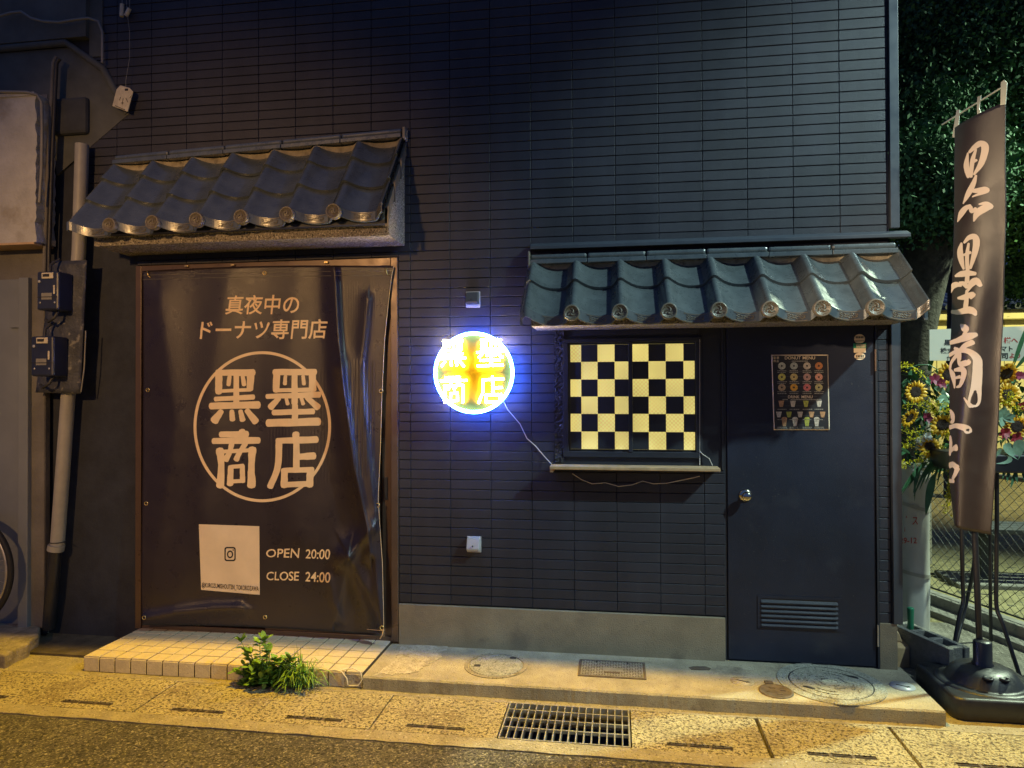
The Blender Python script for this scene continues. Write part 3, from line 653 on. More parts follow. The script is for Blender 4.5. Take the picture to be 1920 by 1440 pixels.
def _smooth_prof():
    P_ = [(0,-0.016,0),(0.07,0.004,0),(0.14,0.030,0),(0.2,0.038,0),(0.27,0.030,0),(0.36,0.012,0),(0.5,-0.008,0),(0.66,-0.020,0),(0.82,-0.022,0),(1.0,-0.016,0)]
    return [(p[0], p[1]) for p in catmull(P_, 5)]
PROF = _smooth_prof()
def canopy(lab_name, x0, x1, xd0, pitch, ncol, zr0, zr1, ze0, ze1, ye, nrow, soff, xs0, xs1, nridge):
    """x0..x1 edge of tiles; xd0 centre of the first eave disc; z at the ridge and eave at both ends (the roof sags slightly)"""
    def zr(x): return zr0+(zr1-zr0)*(x-x0)/(x1-x0)
    def ze(x): return ze0+(ze1-ze0)*(x-x0)/(x1-x0)
    def prof(q):
        q -= math.floor(q); K = PROF
        for (qa, ha), (qb, hb) in zip(K[:-1], K[1:]):
            if q <= qb:
                k = (q-qa)/(qb-qa); return ha+(hb-ha)*k
        return K[-1][1]
    def surf(x, t, lift=0.0):
        q = (x-(xd0-0.18*pitch))/pitch; sl = Vector((0, -ye, ze(x)-zr(x))); n = Vector((0, -(zr(x)-ze(x)), ye)).normalized()
        n = Vector((0, n.y, n.z)); return Vector((x, 0, zr(x))) + sl*t + n*(prof(q)+lift)
    R = MB()
    R.prism([(0.0, soff), (-ye+0.07, soff), (-ye+0.07, soff+0.045), (-ye+0.055, soff+0.055), (0.0, (zr0+zr1)/2-0.05)], xs0, xs1, 'x')
    RF = R.build('canopy', STUCCO, B); RF['label'] = lab_name
    MB().box(xs0+0.01, xs1-0.004, -ye+0.015, -ye+0.070, soff+0.05, min(ze0, ze1)-0.008).build('fascia', BLACKP, RF)
    # tiles
    edges = []; c = xd0-0.18*pitch
    k0 = math.floor((x0-c)/pitch)
    for k in range(k0, k0+ncol+3):
        a, b_ = max(c+k*pitch, x0), min(c+(k+1)*pitch, x1)
        if b_-a > 0.03: edges.append((a, b_))
    rt_ = random.Random(11)
    for ci, (a, b_) in enumerate(edges):
        for j in range(nrow):
            t0, t1 = j/nrow, (j+1)/nrow; jit = rt_.uniform(-0.002, 0.002)
            nx, ny = 22, 5; mb = MB()
            def fn(i, jj, d=0.0):
                tt = t0+(t1-t0)*jj/ny; return surf(a+(b_-a)*i/nx+0.0, tt + (0.0 if j < nrow-1 else 0.0), 0.006+0.017*jj/ny+jit-d)
            mb.grid(lambda i, jj: fn(i, jj), nx, ny)
            mb.grid(lambda i, jj: fn(i, ny, 0.017*(1-jj)) if jj < 2 else None, nx, 1, False)      # lower lip
            mb.grid(lambda i, jj: fn(i, jj, 0.014), nx, ny)
            last = j == nrow-1
            if last:                                         # hanging eave band of a bottom tile
                def band(i, jj):
                    p = surf(a+(b_-a)*i/nx, 1.0, 0.023+jit); hgt = 0.050
                    return (p.x, p.y-0.004-(0.002 if jj in (1, 2) else 0), p.z+0.002-hgt*[0, 0.04, 0.96, 1][jj])
                mb.grid(band, nx, 3, False)
                mb.grid(lambda i, jj: (lambda p: (p.x, p.y-0.004+0.02*jj, p.z+0.002-0.05))(surf(a+(b_-a)*i/nx, 1.0, 0.023+jit)), nx, 1, False)
            mb.build('eave_tile' if last else 'roof_tile', TILE, RF)
            if last:
                m2 = MB()                                    # relief panel on the band
                i0 = 0.5 if b_-a > pitch*0.8 else 0.2
                def bandp(u, h): 
                    p = surf(a+(b_-a)*u, 1.0, 0.023+jit); return Vector((p.x, p.y-0.007, p.z+0.002-0.050*h))
                for h0, h1 in ((0.10, 0.18), (0.84, 0.93)):
                    m2.grid(lambda i, jj: bandp(i0+(0.94-i0)*i/8, h0+(h1-h0)*jj) + Vector((0, -0.002, 0)), 8, 1, False)
                for h in (0.34, 0.5, 0.66):
                    for s_ in range(5):
                        m2.tube([bandp(i0+0.05+(0.86-i0)*(s_+q_)/5, h+0.07*math.sin(q_*5+s_*2+h*9)) for q_ in (0, 0.3, 0.6, 0.85)], 0.0022, 5)
                m2.build('eave_relief', ORN, RF)
    src = None; k = 0
    while True:
        x = xd0+k*pitch
        if x > x1-0.06: break
        p = surf(x, 1.0, 0.023); loc = (x, p.y-0.012, p.z-0.032)
        if src is None:
            src = tomoe('x').build('eave_disc', ORN, RF); src.location = loc
        else: instance(src, RF, loc)
        k += 1
    # mortar crescents under the ridge
    mb = MB(); tm = 0.10
    for (a, b_) in edges:
        N_ = 16
        def zt(x): return zr(x) + (ze(x)-zr(x))*tm + 0.032
        mb.grid(lambda i, j: (lambda x: (lambda p: (x, p.y-0.002+(0.0 if j else 0.004), (max(zt(x), p.z) if j else min(p.z-0.003, zt(x)))))(surf(x, tm, 0.004)))(a+(b_-a)*i/N_), N_, 1, False)
    mb.build('mortar_fill', MORTAR, RF)
    # ridge of stacked flat tiles and a rounded cap
    L_ = (x1-x0-0.01)/nridge
    for k in range(nridge):
        xa, xb = x0+0.004+k*L_, x0+0.004+(k+1)*L_-0.003
        def P4(y0, y1, za, zb_): return [(xa, y0, zr(xa)+za), (xb, y0, zr(xb)+za), (xb, y1, zr(xb)+za), (xa, y1, zr(xa)+za), (xa, y0, zr(xa)+zb_), (xb, y0, zr(xb)+zb_), (xb, y1, zr(xb)+zb_), (xa, y1, zr(xa)+zb_)]
        mb = MB(); dz_ = rt_.uniform(-0.002, 0.002)
        mb.hexa(P4(-0.070+dz_, -0.012, -0.012, 0.012)); mb.build('ridge_tile', TILE, RF, bevel=0.003)
        mb = MB(); pts = []
        mb.hexa(P4(-0.054+dz_, -0.012, 0.014, 0.046)); mb.build('ridge_cap', TILE, RF, bevel=0.012)
    return RF, surf, zr, ze

RF1, surf1, zr1f, ze1f = canopy('left tiled canopy with gold lit eave discs over the doorway', -3.00, -1.185, -2.735, 0.2575, 7, 2.885, 2.945, 2.405, 2.437, 0.36, 3, 2.329, -2.93, -1.19, 5)
RF2, surf2, zr2f, ze2f = canopy('right tiled canopy with glossy teal sheen over window and door', -0.468, 1.425, -0.215, 0.2345, 8, 2.205, 2.205, 1.872, 1.868, 0.36, 2, 1.832, -0.43, 1.40, 6)
# stepped verge plates on the right end of the left canopy
for k in range(3):
    t0, t1 = 0.08+k*0.31, 0.08+(k+1)*0.31
    def vp(t, dz, x): 
        s = Vector((x, -0.36*t, zr1f(-1.185)+(ze1f(-1.185)-zr1f(-1.185))*t)); return (x, s.y, s.z+dz)
    mb = MB(); xa, xb = -1.187, -1.172
    mb.hexa([vp(t0, -0.06, xa), vp(t0, -0.06, xb), vp(t1, -0.06, xb), vp(t1, -0.06, xa), vp(t0, 0.012, xa), vp(t0, 0.012, xb), vp(t1, 0.024, xb), vp(t1, 0.024, xa)])
    mb.build('verge_plate', ORN, RF1, bevel=0.002)
    mb = MB(); mb.hexa([vp(t1-0.03, -0.075, xa), vp(t1-0.03, -0.075, xb+0.006), vp(t1, -0.075, xb+0.006), vp(t1, -0.075, xa), vp(t1-0.03, 0.03, xa), vp(t1-0.03, 0.03, xb+0.006), vp(t1, 0.03, xb+0.006), vp(t1, 0.03, xa)]); mb.build('verge_lip', ORN, RF1, bevel=0.002)
for k in range(2):
    t0, t1 = 0.05+k*0.47, 0.05+(k+1)*0.47; x_ = 1.425
    def vq(t, dz, x): return (x, -0.36*t, zr2f(x)+(ze2f(x)-zr2f(x))*t+dz)
    for xa, xb in ((1.421, 1.437), (-0.480, -0.466)):
        mb = MB(); mb.hexa([vq(t0, -0.05, xa), vq(t0, -0.05, xb), vq(t1, -0.05, xb), vq(t1, -0.05, xa), vq(t0, 0.010, xa), vq(t0, 0.010, xb), vq(t1, 0.024, xb), vq(t1, 0.024, xa)]); mb.build('verge_plate', TILE, RF2, bevel=0.002)
MB().box(-1.184, -1.168, -0.075, -0.012, 2.925, 2.99).build('ridge_end', MORTAR, RF1, bevel=0.006)
MB().box(-0.474, -0.462, -0.078, -0.012, 2.165, 2.262).build('ridge_end', ORN, RF2, bevel=0.004)

# ================================================================== THINGS ON THE FACADE
# ---- hanging vinyl banner
CREASES = [  # polyline (px), amplitude m, half width px left, half width px right
    ([(628,505),(634,620),(642,720),(662,870),(688,990),(694,1040)], 0.026, 18, 6),
    ([(640,690),(668,860),(700,1000),(708,1100),(718,1185)], 0.024, 10, 24),
    ([(655,1046),(690,1110),(719,1186)], 0.026, 12, 26),
    ([(700,990),(672,1020),(652,1046)], 0.024, 18, 10),
    ([(652,1046),(640,1100),(628,1165)], 0.012, 30, 8),
    ([(690,560),(676,700),(690,860),(704,960)], 0.012, 14, 8),
    ([(618,1085),(626,1130),(640,1162)], 0.007, 8, 8),
    ([(300,560),(330,800),(300,1000),(275,1150)], 0.012, 34, 40),
    ([(430,520),(400,700),(380,1000),(330,1120)], 0.010, 40, 46),
    ([(560,510),(540,700),(560,1000)], 0.007, 40, 40),
    ([(272,1160),(330,1148),(400,1140),(450,1139)], 0.016, 16, 9),
]
def seg_dist(px, py, pl):
    best = (1e9, 0)
    for (x0, y0), (x1, y1) in zip(pl[:-1], pl[1:]):
        dx, dy = x1-x0, y1-y0; t = max(0, min(1, ((px-x0)*dx+(py-y0)*dy)/(dx*dx+dy*dy)))
        qx, qy = x0+dx*t, y0+dy*t; d = math.hypot(px-qx, py-qy)
        if d < best[0]: best = (d, (dx*(py-qy)-dy*(px-qx)))
    return best
def bwave(u, v):
    h = 0.004*math.sin(u*0.018+v*0.003)+0.004*math.sin(v*0.011+u*0.006)
    for pl, a, wl, wr in CREASES:
        d, sgn = seg_dist(u, v, pl); wd = wl if sgn > 0 else wr
        if d < wd*3.5: h += 1.7*a*math.exp(-(d/wd)**1.6)
    def band(u0, u1, v0, v1, per, amp):
        if u0 < u < u1 and v0 < v < v1:
            e = min(1, (u-u0)/8, (u1-u)/8, (v-v0)/10, (v1-v)/10); return amp*e*math.sin((u-u0)*2*math.pi/per)
        return 0
    h += band(640, 722, 522, 607, 4.6, 0.0007) + band(648, 708, 672, 900, 6.3, 0.0014) + band(500, 620, 690, 910, 6.0, 0.0004)
    return h
YB = -0.050
def bpt(u, v, d=0.0): return W(u, v, YB-bwave(u, v)-d)
_cache_b = {}
def lerp_tab(tab, v):
    if v <= tab[0][0]: return tab[0][1]
    for (a, x), (b_, y) in zip(tab[:-1], tab[1:]):
        if v <= b_: return x+(y-x)*(v-a)/(b_-a)
    return tab[-1][1]
LEFT = [(0.0, 267), (0.12, 268), (0.5, 268), (0.9, 264), (1.0, 266)]
RIGHT = [(0.0, 738), (0.03, 734), (0.10, 728), (0.2, 721), (0.35, 716), (0.5, 713), (0.63, 709), (0.72, 713), (0.8, 717), (1.0, 720)]
SU = list(np.concatenate([np.linspace(0, 0.48, 66), np.linspace(0.485, 1.0, 150)]))
def bpx(s, t):
    a, b_ = lerp_tab(LEFT, t), lerp_tab(RIGHT, t); u = a+(b_-a)*s
    vt = 508-(508-499)*s - 5*math.sin(s*math.pi); vb = 1172+(1193-1172)*s - 6*math.sin(s*math.pi)
    return u, vt+(vb-vt)*t
nv = 150
BN = thing('vinyl_banner', 'large dark vinyl banner with cream lettering hung over the doorway', 'banner', tuple(W(500, 1180, YB)))
mb = MB(); mb.grid(lambda i, j: bpt(*bpx(SU[i], j/nv)), len(SU)-1, nv)
mb.build('cloth', VINYL, BN, solid=0.0012)
# hems: top welded seam and dark lower flap
mb = MB()
for t0 in (0.012, 0.024): mb.tube([bpt(*bpx(i/40, t0+0.006*math.sin(i/40*math.pi)), d=0.0015) for i in range(41)], 0.0011, 4)
mb.build('hem_seam', CABLEG, BN)
mb = MB(); mb.tube([bpt(*bpx(1.0, i/60), d=0.001) for i in range(61)], 0.0016, 5); mb.tube([bpt(*bpx(0.93+0.07*i/10, 0.985), d=0.001) for i in range(11)], 0.0016, 5); mb.build('edge_piping', CREAM, BN)
Z5 = lambda x, y: (x/2.9389+240, y/2.9389+470)
Z6 = lambda x, y: (x/3.4278+240, y/3.4278+900)
def onb(off): return lambda s, t: None
# slogan, two rows of brush style characters
def banner_text(body, quad, conv, off, shear=0.0, jit=0.0, name='lettering', m_=None):
    q = quadmap(*[conv(*p) for p in quad]); mb = MB()
    put_text(mb, body, lambda s, t: bpt(*q(s, t), d=0.0022), off, shear, jit); mb.build(name, m_ or CREAM, BN)
banner_text("真夜中の", [(536,247),(942,240),(944,350),(534,352)], Z5, 0.012, 0.12, 0.002)
banner_text("ドーナツ専門店", [(394,384),(1100,376),(1102,486),(394,492)], Z5, 0.014, 0.12, 0.002)
# round emblem of four characters
mb = MB(); N_ = 120
mb.grid(lambda i, j: bpt(*Z5(740+(371+(-8 if j == 0 else 8))*math.cos(2*math.pi*i/N_), 970+(408+(-8 if j == 0 else 8))*math.sin(2*math.pi*i/N_)), d=0.0018), N_, 1)
mb.build('emblem_ring', CREAM, BN)
for ch in CHARS:
    mb = MB()
    for k, st in enumerate(ch): brush(mb, [(a, b_, w_*1.36) for a, b_, w_ in st], lambda x, y, d: bpt(*Z5(x, y), d=0.0022+d), 5, 0.07, k*0.00012)
    mb.build('emblem_character', CREAM, BN)
# opening hours
for body, quad in (("OPEN", [(888,445),(1103,438),(1103,502),(888,496)]), ("20:00", [(1140,446),(1300,444),(1298,512),(1140,504)]),
                   ("CLOSE", [(890,590),(1100,588),(1100,648),(890,644)]), ("24:00", [(1138,590),(1300,592),(1300,662),(1138,652)])):
    banner_text(body, quad, Z6, 0.012, 0.08, 0.006)
# printed paper panel with camera glyph and account name (no code)
q = quadmap(*[Z6(*p) for p in ((455,284),(844,297),(847,738),(470,706))]); PP = MB().grid(lambda i, j: bpt(*q(i/24, j/24), d=0.0024), 24, 24).build('printed_panel', PAPER, BN)
q2 = quadmap(*[Z6(*p) for p in ((474,658),(840,682),(840,724),(475,696))])
mb = MB(); put_text(mb, "@KUROZUMISHOUTEN_TOKOROZAWA", lambda s, t: bpt(*q2(s, t), d=0.0034), 0.012); mb.build('lettering', INK, PP)
mb = MB()
def rr_outline(cx, cy, w_, h_, rad, n=8):
    o = []
    for sx, sy, a0 in ((1, -1, -90), (1, 1, 0), (-1, 1, 90), (-1, -1, 180)):
        for i in range(n+1):
            a = math.radians(a0+90*i/n); o.append((cx+sx*(w_-rad)+rad*math.cos(a), cy+sy*(h_-rad)+rad*math.sin(a)))
    return o
def band_loop(mb, o1, o2, fn):
    n = len(o1); mb.add([fn(*p) for p in o1]+[fn(*p) for p in o2], [(i, (i+1) % n, n+(i+1) % n, n+i) for i in range(n)])
fz = lambda x, y: bpt(*Z6(x, y), d=0.0034)
band_loop(mb, rr_outline(656, 476, 36, 46, 16), rr_outline(656, 476, 28, 37, 11), fz)
band_loop(mb, [(656+20*math.cos(i*math.pi/16), 478+25*math.sin(i*math.pi/16)) for i in range(32)], [(656+12*math.cos(i*math.pi/16), 478+16*math.sin(i*math.pi/16)) for i in range(32)], fz)
mb.add([fz(676+4*math.cos(i*math.pi/5), 450+5*math.sin(i*math.pi/5)) for i in range(10)], [tuple(range(10))])
mb.build('camera_glyph', INK, PP)
# eyelets and cord ties
for u, v in ((496,512),(277,731),(274,944),(270,1158),(497,1157),(716,1177),(714,733),(708,947)):
    p = bpt(u, v, 0.002); m2 = MB(); R_ = 0.0105
    pts = [(p.x+R_*math.cos(a), p.y, p.z+R_*math.sin(a)) for a in [i*2*math.pi/16 for i in range(17)]]; m2.tube(pts, 0.0036, 6); m2.build('eyelet', BRASS, BN)
for u, v in ((278,516),(725,512)):
    p = bpt(u, v, 0.004); MB().tube([p+Vector((-0.006,0,0.028)), p+Vector((0,-0.006,0.012)), p+Vector((0.004,-0.004,-0.006)), p+Vector((0.014,0,-0.012))], 0.004, 6).build('cord_tie', BRASS, BN)
for u, v in ((350,499),(437,497),(612,492)):
    p = W(u, v, -0.034); MB().box(p.x-0.012, p.x+0.012, p.y-0.008, p.y+0.006, p.z-0.006, p.z+0.006).build('clip', BRASS, BN, bevel=0.002)
mb = MB().tube([bpt(719, 1180, 0.004), bpt(717, 1190, 0.010), bpt(713, 1197, 0.012)], 0.004, 6); mb.build('cord_tie', CREAM, BN)

# ---- neon sign
NC = W(888, 699, -0.095); NR = 0.2165
NS = thing('neon_sign', 'round glowing neon sign with yellow characters inside a blue ring', 'neon sign', tuple(NC))
MB().lathe([(NR*0.965, 0.0), (NR*0.965, 0.005), (0.0, 0.005)], (NC.x, -0.078, NC.z), 64, 'y').build('backing_disc', AMBER, NS)
mb = MB()
for a in (0.6, 2.5, 3.9, 5.5): mb.tube([(NC.x+NR*0.8*math.cos(a), -0.012, NC.z+NR*0.8*math.sin(a)), (NC.x+NR*0.8*math.cos(a), -0.079, NC.z+NR*0.8*math.sin(a))], 0.007, 8)
mb.build('standoffs', BLACKM, NS)
mb = MB(); mb.tube([(NC.x+NR*math.cos(a), -0.095, NC.z+NR*math.sin(a)) for a in [i*2*math.pi/72 for i in range(73)]], 0.0085, 8, cap=False); mb.build('ring_tube', NEONB, NS)
# each character re-centred in its own quarter
boxes = [(455, 720, 655, 950), (765, 1055, 655, 965), (470, 720, 990, 1305), (775, 1045, 1000, 1305)]
quart = [(-0.118, 0.108), (0.092, 0.108), (-0.112, -0.092), (0.096, -0.092)]
for ch, bx, (qx, qz) in zip(CHARS, boxes, quart):
    hw, hh = 0.074, 0.078
    def cv(x, y): return (NC.x+qx+((x-bx[0])/(bx[1]-bx[0])-0.5)*2*hw, NC.z+qz-((y-bx[2])/(bx[3]-bx[2])-0.5)*2*hh)
    mb = MB()
    for k, st in enumerate(ch):
        pp = [cv(a, b_) for a, b_, _ in st]; mb.tube([(x, -0.092-0.0004*k, z) for x, z in pp], 0.0058, 7)
    mb.build('character_tube', NEONY, NS)
mb = MB().tube([W(944,752,-0.03), W(952,768,-0.025), W(975,795,-0.02), W(988,822,-0.02), W(1004,836,-0.02), W(1020,855,-0.02), W(1034,870,-0.05)], 0.0026, 6)
tag(mb.build('power_cord', CORDW), 'thin white cord running from the neon sign to the wooden sill', 'cord')
mb = MB().tube([W(*p, -0.02) for p in ((1073,888),(1090,899),(1110,907),(1135,905),(1160,912),(1185,909),(1205,902),(1225,907),(1250,906),(1285,899),(1312,893))], 0.0024, 6)
tag(mb.build('slack_cord', CORDW), 'slack cream cord swagged in waves beneath the wooden sill', 'cord')
mb = MB().tube([W(1312,636,-0.02), W(1312,760,-0.02), W(1312,872,-0.02)], 0.0026, 6); mb.tube([W(1312,846,-0.022), W(1318,852,-0.028), W(1330,860,-0.03), W(1336,873,-0.03)], 0.0024, 6)
tag(mb.build('window_cord', CORDW), 'thin white cord hanging straight down right of checkered window', 'cord')

# ---- two small wall boxes
def vent(cx, cv_, lab, open_):
    p = W(cx, cv_); t = thing('socket_cover', lab, 'wall box', (p.x, -0.03, p.z), 0, 'small wall boxes on the siding')
    w2, h2 = 0.037, 0.042
    mb = MB(); mb.prism([(-0.012, p.z+h2), (-0.040, p.z+h2-0.006), (-0.058, p.z-h2*0.4), (-0.058, p.z-h2*0.7), (-0.012, p.z-h2*0.7)], p.x-w2, p.x+w2, 'x'); mb.build('hood', WHITEPL if not open_ else TRIM, t, bevel=0.005)
    mb = MB(); mb.box(p.x-w2-0.004, p.x+w2+0.004, -0.018, -0.0125, p.z-h2-0.004, p.z+h2+0.002); mb.build('back_plate', WHITEPL, t, bevel=0.003)
    MB().tube([(p.x, -0.058, p.z-0.002), (p.x, -0.066, p.z-0.004)], 0.004, 8).build('latch', BLACKM, t)
vent(888, 562, 'small hooded wall box above the neon sign', True)
vent(890, 1019, 'small white hooded wall box low on the siding below neon sign', False)

# ---- door stickers, menu poster
for (u, v), kind, lab in (((1611.5, 635.5), 'o', 'round pale seal sticker topmost of three on the door'), ((1612, 652.5), 'r', 'green and cream rectangular sticker between two seals'), ((1612, 668), 'e', 'oval pale seal sticker lowest of three on the door')):
    p = W(u, v, -0.0165); t = thing('door_sticker', lab, 'sticker', (p.x, p.y, p.z), 0, 'stickers on the door')
    if kind == 'r':
        MB().box(p.x-0.031, p.x+0.031, -0.0178, -0.0162, p.z-0.001, p.z+0.025).build('upper_half', GREENP, t)
        MB().box(p.x-0.029, p.x+0.029, -0.0178, -0.0162, p.z-0.024, p.z-0.001).build('lower_half', PAPER, t)
        mb = MB(); mb.box(p.x-0.018, p.x+0.028, -0.0182, -0.0178, p.z+0.012, p.z+0.018); mb.box(p.x-0.018, p.x+0.028, -0.0182, -0.0178, p.z+0.003, p.z+0.008); mb.build('print_lines', PAPER, t)
    else:
        ry = 0.025 if kind == 'o' else 0.019
        mb = MB(); mb.prism([(p.x+0.026*math.cos(a), p.z+ry*math.sin(a)) for a in [i*math.pi/14 for i in range(28)]], -0.0178, -0.0162, 'y'); mb.build('seal', PAPER, t)
        mb = MB()
        for k in range(-2, 3): mb.box(p.x+k*0.008-0.0025, p.x+k*0.008+0.0025, -0.0182, -0.0178, p.z-0.006 if kind == 'e' else p.z+0.004, p.z+0.006 if kind == 'e' else p.z+0.014)
        mb.box(p.x-0.021, p.x+0.021, -0.0182, -0.0178, p.z-0.012, p.z-0.009); mb.build('seal_print', INK, t)
MZ = lambda x, y: (x/7.58+1400, y/7.58+640)
Q = quadmap(MZ(350,190), MZ(1160,188), MZ(1182,1262), MZ(384,1262))
MN = thing('menu_poster', 'black donut and drink menu poster with pale border on the door', 'poster', tuple(W(1503, 806, -0.018)))
def mpt(s, t, d=0.0): u, v = Q(s, t); return W(u, v, -0.0185-d-0.004*(max(0, s-0.9)*10)**2*(1 if t < 0.12 else 0)*0.8)
MB().grid(lambda i, j: mpt(i/20, j/20), 20, 20).build('border', PAPER, MN, solid=0.001)
MB().grid(lambda i, j: mpt(0.018+0.964*i/20, 0.014+0.972*j/20, 0.0009), 20, 20).build('dark_sheet', INK, MN)
wd = mat('poster plank line', (0.10, 0.10, 0.12), 0.6)
mb = MB()
for k in range(14):
    t = 0.06+0.065*k+rnd.uniform(-0.01, 0.01); a = rnd.uniform(0.03, 0.4); b_ = rnd.uniform(0.6, 0.97); mb.grid(lambda i, j: mpt(a+(b_-a)*i/8, t+0.003*j, 0.0011), 8, 1)
mb.build('plank_lines', wd, MN)
def m_at(x, y): # poster zoom coords -> s,t (poster spans 350..1170 x 190..1262, slightly sheared)
    t = 1-(y-190)/1072.0; xl = 350+34*(1-t); xr = 1160+22*(1-t); return (x-xl)/(xr-xl), t
mb = MB()
for body, x0, x1, y0, y1 in (("DONUT", 542, 768, 214, 258), ("MENU", 796, 972, 214, 258), ("DRINK", 588, 750, 770, 810), ("MENU", 780, 935, 770, 810)):
    put_text(mb, body, lambda s, t: mpt(*m_at(x0+(x1-x0)*s, y1+(y0-y1)*t), 0.0014), 0.006)
mb.build('lettering', PAPER, MN)
dcols = [[(0.55,0.55,0.45),(0.40,0.42,0.38),(0.50,0.42,0.34),(0.45,0.17,0.06)],[(0.66,0.60,0.14),(0.58,0.46,0.18),(0.48,0.28,0.24),(0.58,0.28,0.20)],[(0.48,0.34,0.20),(0.70,0.36,0.05),(0.55,0.16,0.16),(0.42,0.38,0.18)]]
dx = [500, 672, 858, 1026]
for j, y in enumerate((350, 508, 656)):
    for i in range(4):
        mb = MB(); n = 22
        mb.grid(lambda k, q: mpt(*m_at(dx[i]+(14+40*q)*math.cos(2*math.pi*k/n), y+(14+37*q)*math.sin(2*math.pi*k/n)), 0.0014), n, 1)
        o = mb.build('donut_picture', mat('donut print %d%d' % (j, i), dcols[j][i], 0.6, var=0.4, vs=160), MN)
cup = mat('cup print', (0.50, 0.28, 0.14), 0.6, var=0.4, vs=120); cup2 = mat('cup print green', (0.42, 0.44, 0.08), 0.6, var=0.4, vs=120); cup3 = mat('cup print pale', (0.55, 0.50, 0.42), 0.6, var=0.4, vs=120)
for xs_, y, hh in (((492, 658, 842, 1030), 888, 44), ((458, 602, 760, 922, 1080), 1040, 40), ((535, 688, 858, 996), 1150, 56)):
    for i, x in enumerate(xs_):
        mb = MB(); mb.grid(lambda a, b_: mpt(*m_at(x+(a*2-1)*(22+18*b_), y+hh*(1-2*b_)), 0.0014), 1, 1)
        if hh > 50: mb.add([mpt(*m_at(x+36*math.cos(a), y-hh-20*math.sin(a)), 0.0015) for a in [k*math.pi/8 for k in range(9)]], [tuple(range(9))])
        mb.build('drink_picture', (cup, cup3, cup2, cup3, cup)[(i+(1 if hh < 42 else 0)) % 5], MN)
r = random.Random(8); CAPM = mat('caption print', (0.30, 0.28, 0.24), 0.6)
for ys in (418, 442, 574, 598, 716, 742, 966, 1112, 1222, 1244):
    mb = MB()
    for x in dx:
        xx = x-62
        while xx < x+58:
            l = r.uniform(9, 26); mb.grid(lambda a, b_: mpt(*m_at(xx+l*a, ys+6-12*b_ if ys % 4 == 2 else ys+5-10*b_), 0.0014), 1, 1); xx += l+6
    mb.build('caption_line', CAPM, MN)
for x0, x1, y in ((642, 860, 282), (510, 580, 828), (625, 915, 828), (925, 1055, 828)):
    xx = x0; mb = MB()
    while xx < x1: l = r.uniform(8, 22); mb.grid(lambda a, b_: mpt(*m_at(xx+l*a, y+7-14*b_), 0.0014), 1, 1); xx += l+5
    mb.build('caption_line', CAPM, MN)
mb = MB()
for ch, bx, (cx_, cy_) in zip(CHARS, boxes, ((397, 235), (442, 233), (397, 278), (440, 280))):
    for st in ch[::1]: brush(mb, [(a, b_, w_*1.1) for a, b_, w_ in st], lambda x, y, d: mpt(*m_at(cx_+((x-bx[0])/(bx[1]-bx[0])-0.5)*34, cy_+((y-bx[2])/(bx[3]-bx[2])-0.5)*34), 0.0014+d), 3)
mb.build('small_emblem', PAPER, MN)

# ================================================================== LEFT NEIGHBOUR
NB = thing('neighbour_house', 'old grey plaster house with roller shutter at the left edge', 'building', (-4.6, 0.4, 0))
nx = W(82, 800, -0.04).x                                     # right end of its front
mb = MB(); mb.box(-7.5, nx, -0.02, 0.3, 0.0, 3.35); mb.box(nx-0.25, nx, 0.3, 4.0, 0.0, 3.35); mb.box(-7.5, -7.2, 0.3, 4.0, 0.0, 3.35); mb.build('wall', NWALL, NB)
px0, px1 = W(56, 900, -0.06).x, W(80, 900, -0.06).x
MB().box(px0, px1+0.02, -0.07, -0.02, 0.06, 2.22).build('pillar', NWALL, NB, bevel=0.01)
q0, q1 = W(36, 900, -0.09).x, W(54, 900, -0.09).x
MB().box(q0, q1, -0.10, -0.02, 0.04, 2.20).build('shutter_rail', SHUT, NB, bevel=0.004)
mb = MB(); mb.box(-7.4, q0, -0.045, -0.02, 0.04, 2.20)
mb.box(q0-0.10, q0-0.03, -0.06, -0.045, 1.9, 2.19)
mb.build('shutter', SHUT, NB)
# plaster shutter box with a chipped right edge
bx1 = W(75, 300, -0.16).x; zb0, zb1 = W(40, 455, -0.16).z, W(40, 182, -0.16).z
mb = MB(); r = random.Random(6); ed = [bx1-0.02+r.uniform(-0.012, 0.006) for _ in range(31)]
mb.grid(lambda i, j: ((-7.4, ed[j])[i] if True else 0, -0.165+0.02*math.sin(j*0.4)*0.1, zb0+(zb1-zb0)*j/30), 1, 30, False)
mb.grid(lambda i, j: (ed[j]-0.001*i, (-0.165+0.02*math.sin(j*0.4)*0.1, -0.02)[i], zb0+(zb1-zb0)*j/30), 1, 30, False)
mb.box(-7.4, bx1-0.035, -0.155, -0.02, zb0+0.001, zb1-0.001); mb.box(-7.4, bx1-0.03, -0.175, -0.02, zb1, zb1+0.02); mb.build('shutter_box', NWHITE, NB)
MB().box(-7.4, bx1-0.03, -0.168, -0.02, zb0-0.012, zb0).build('box_edge', WOOD, NB)
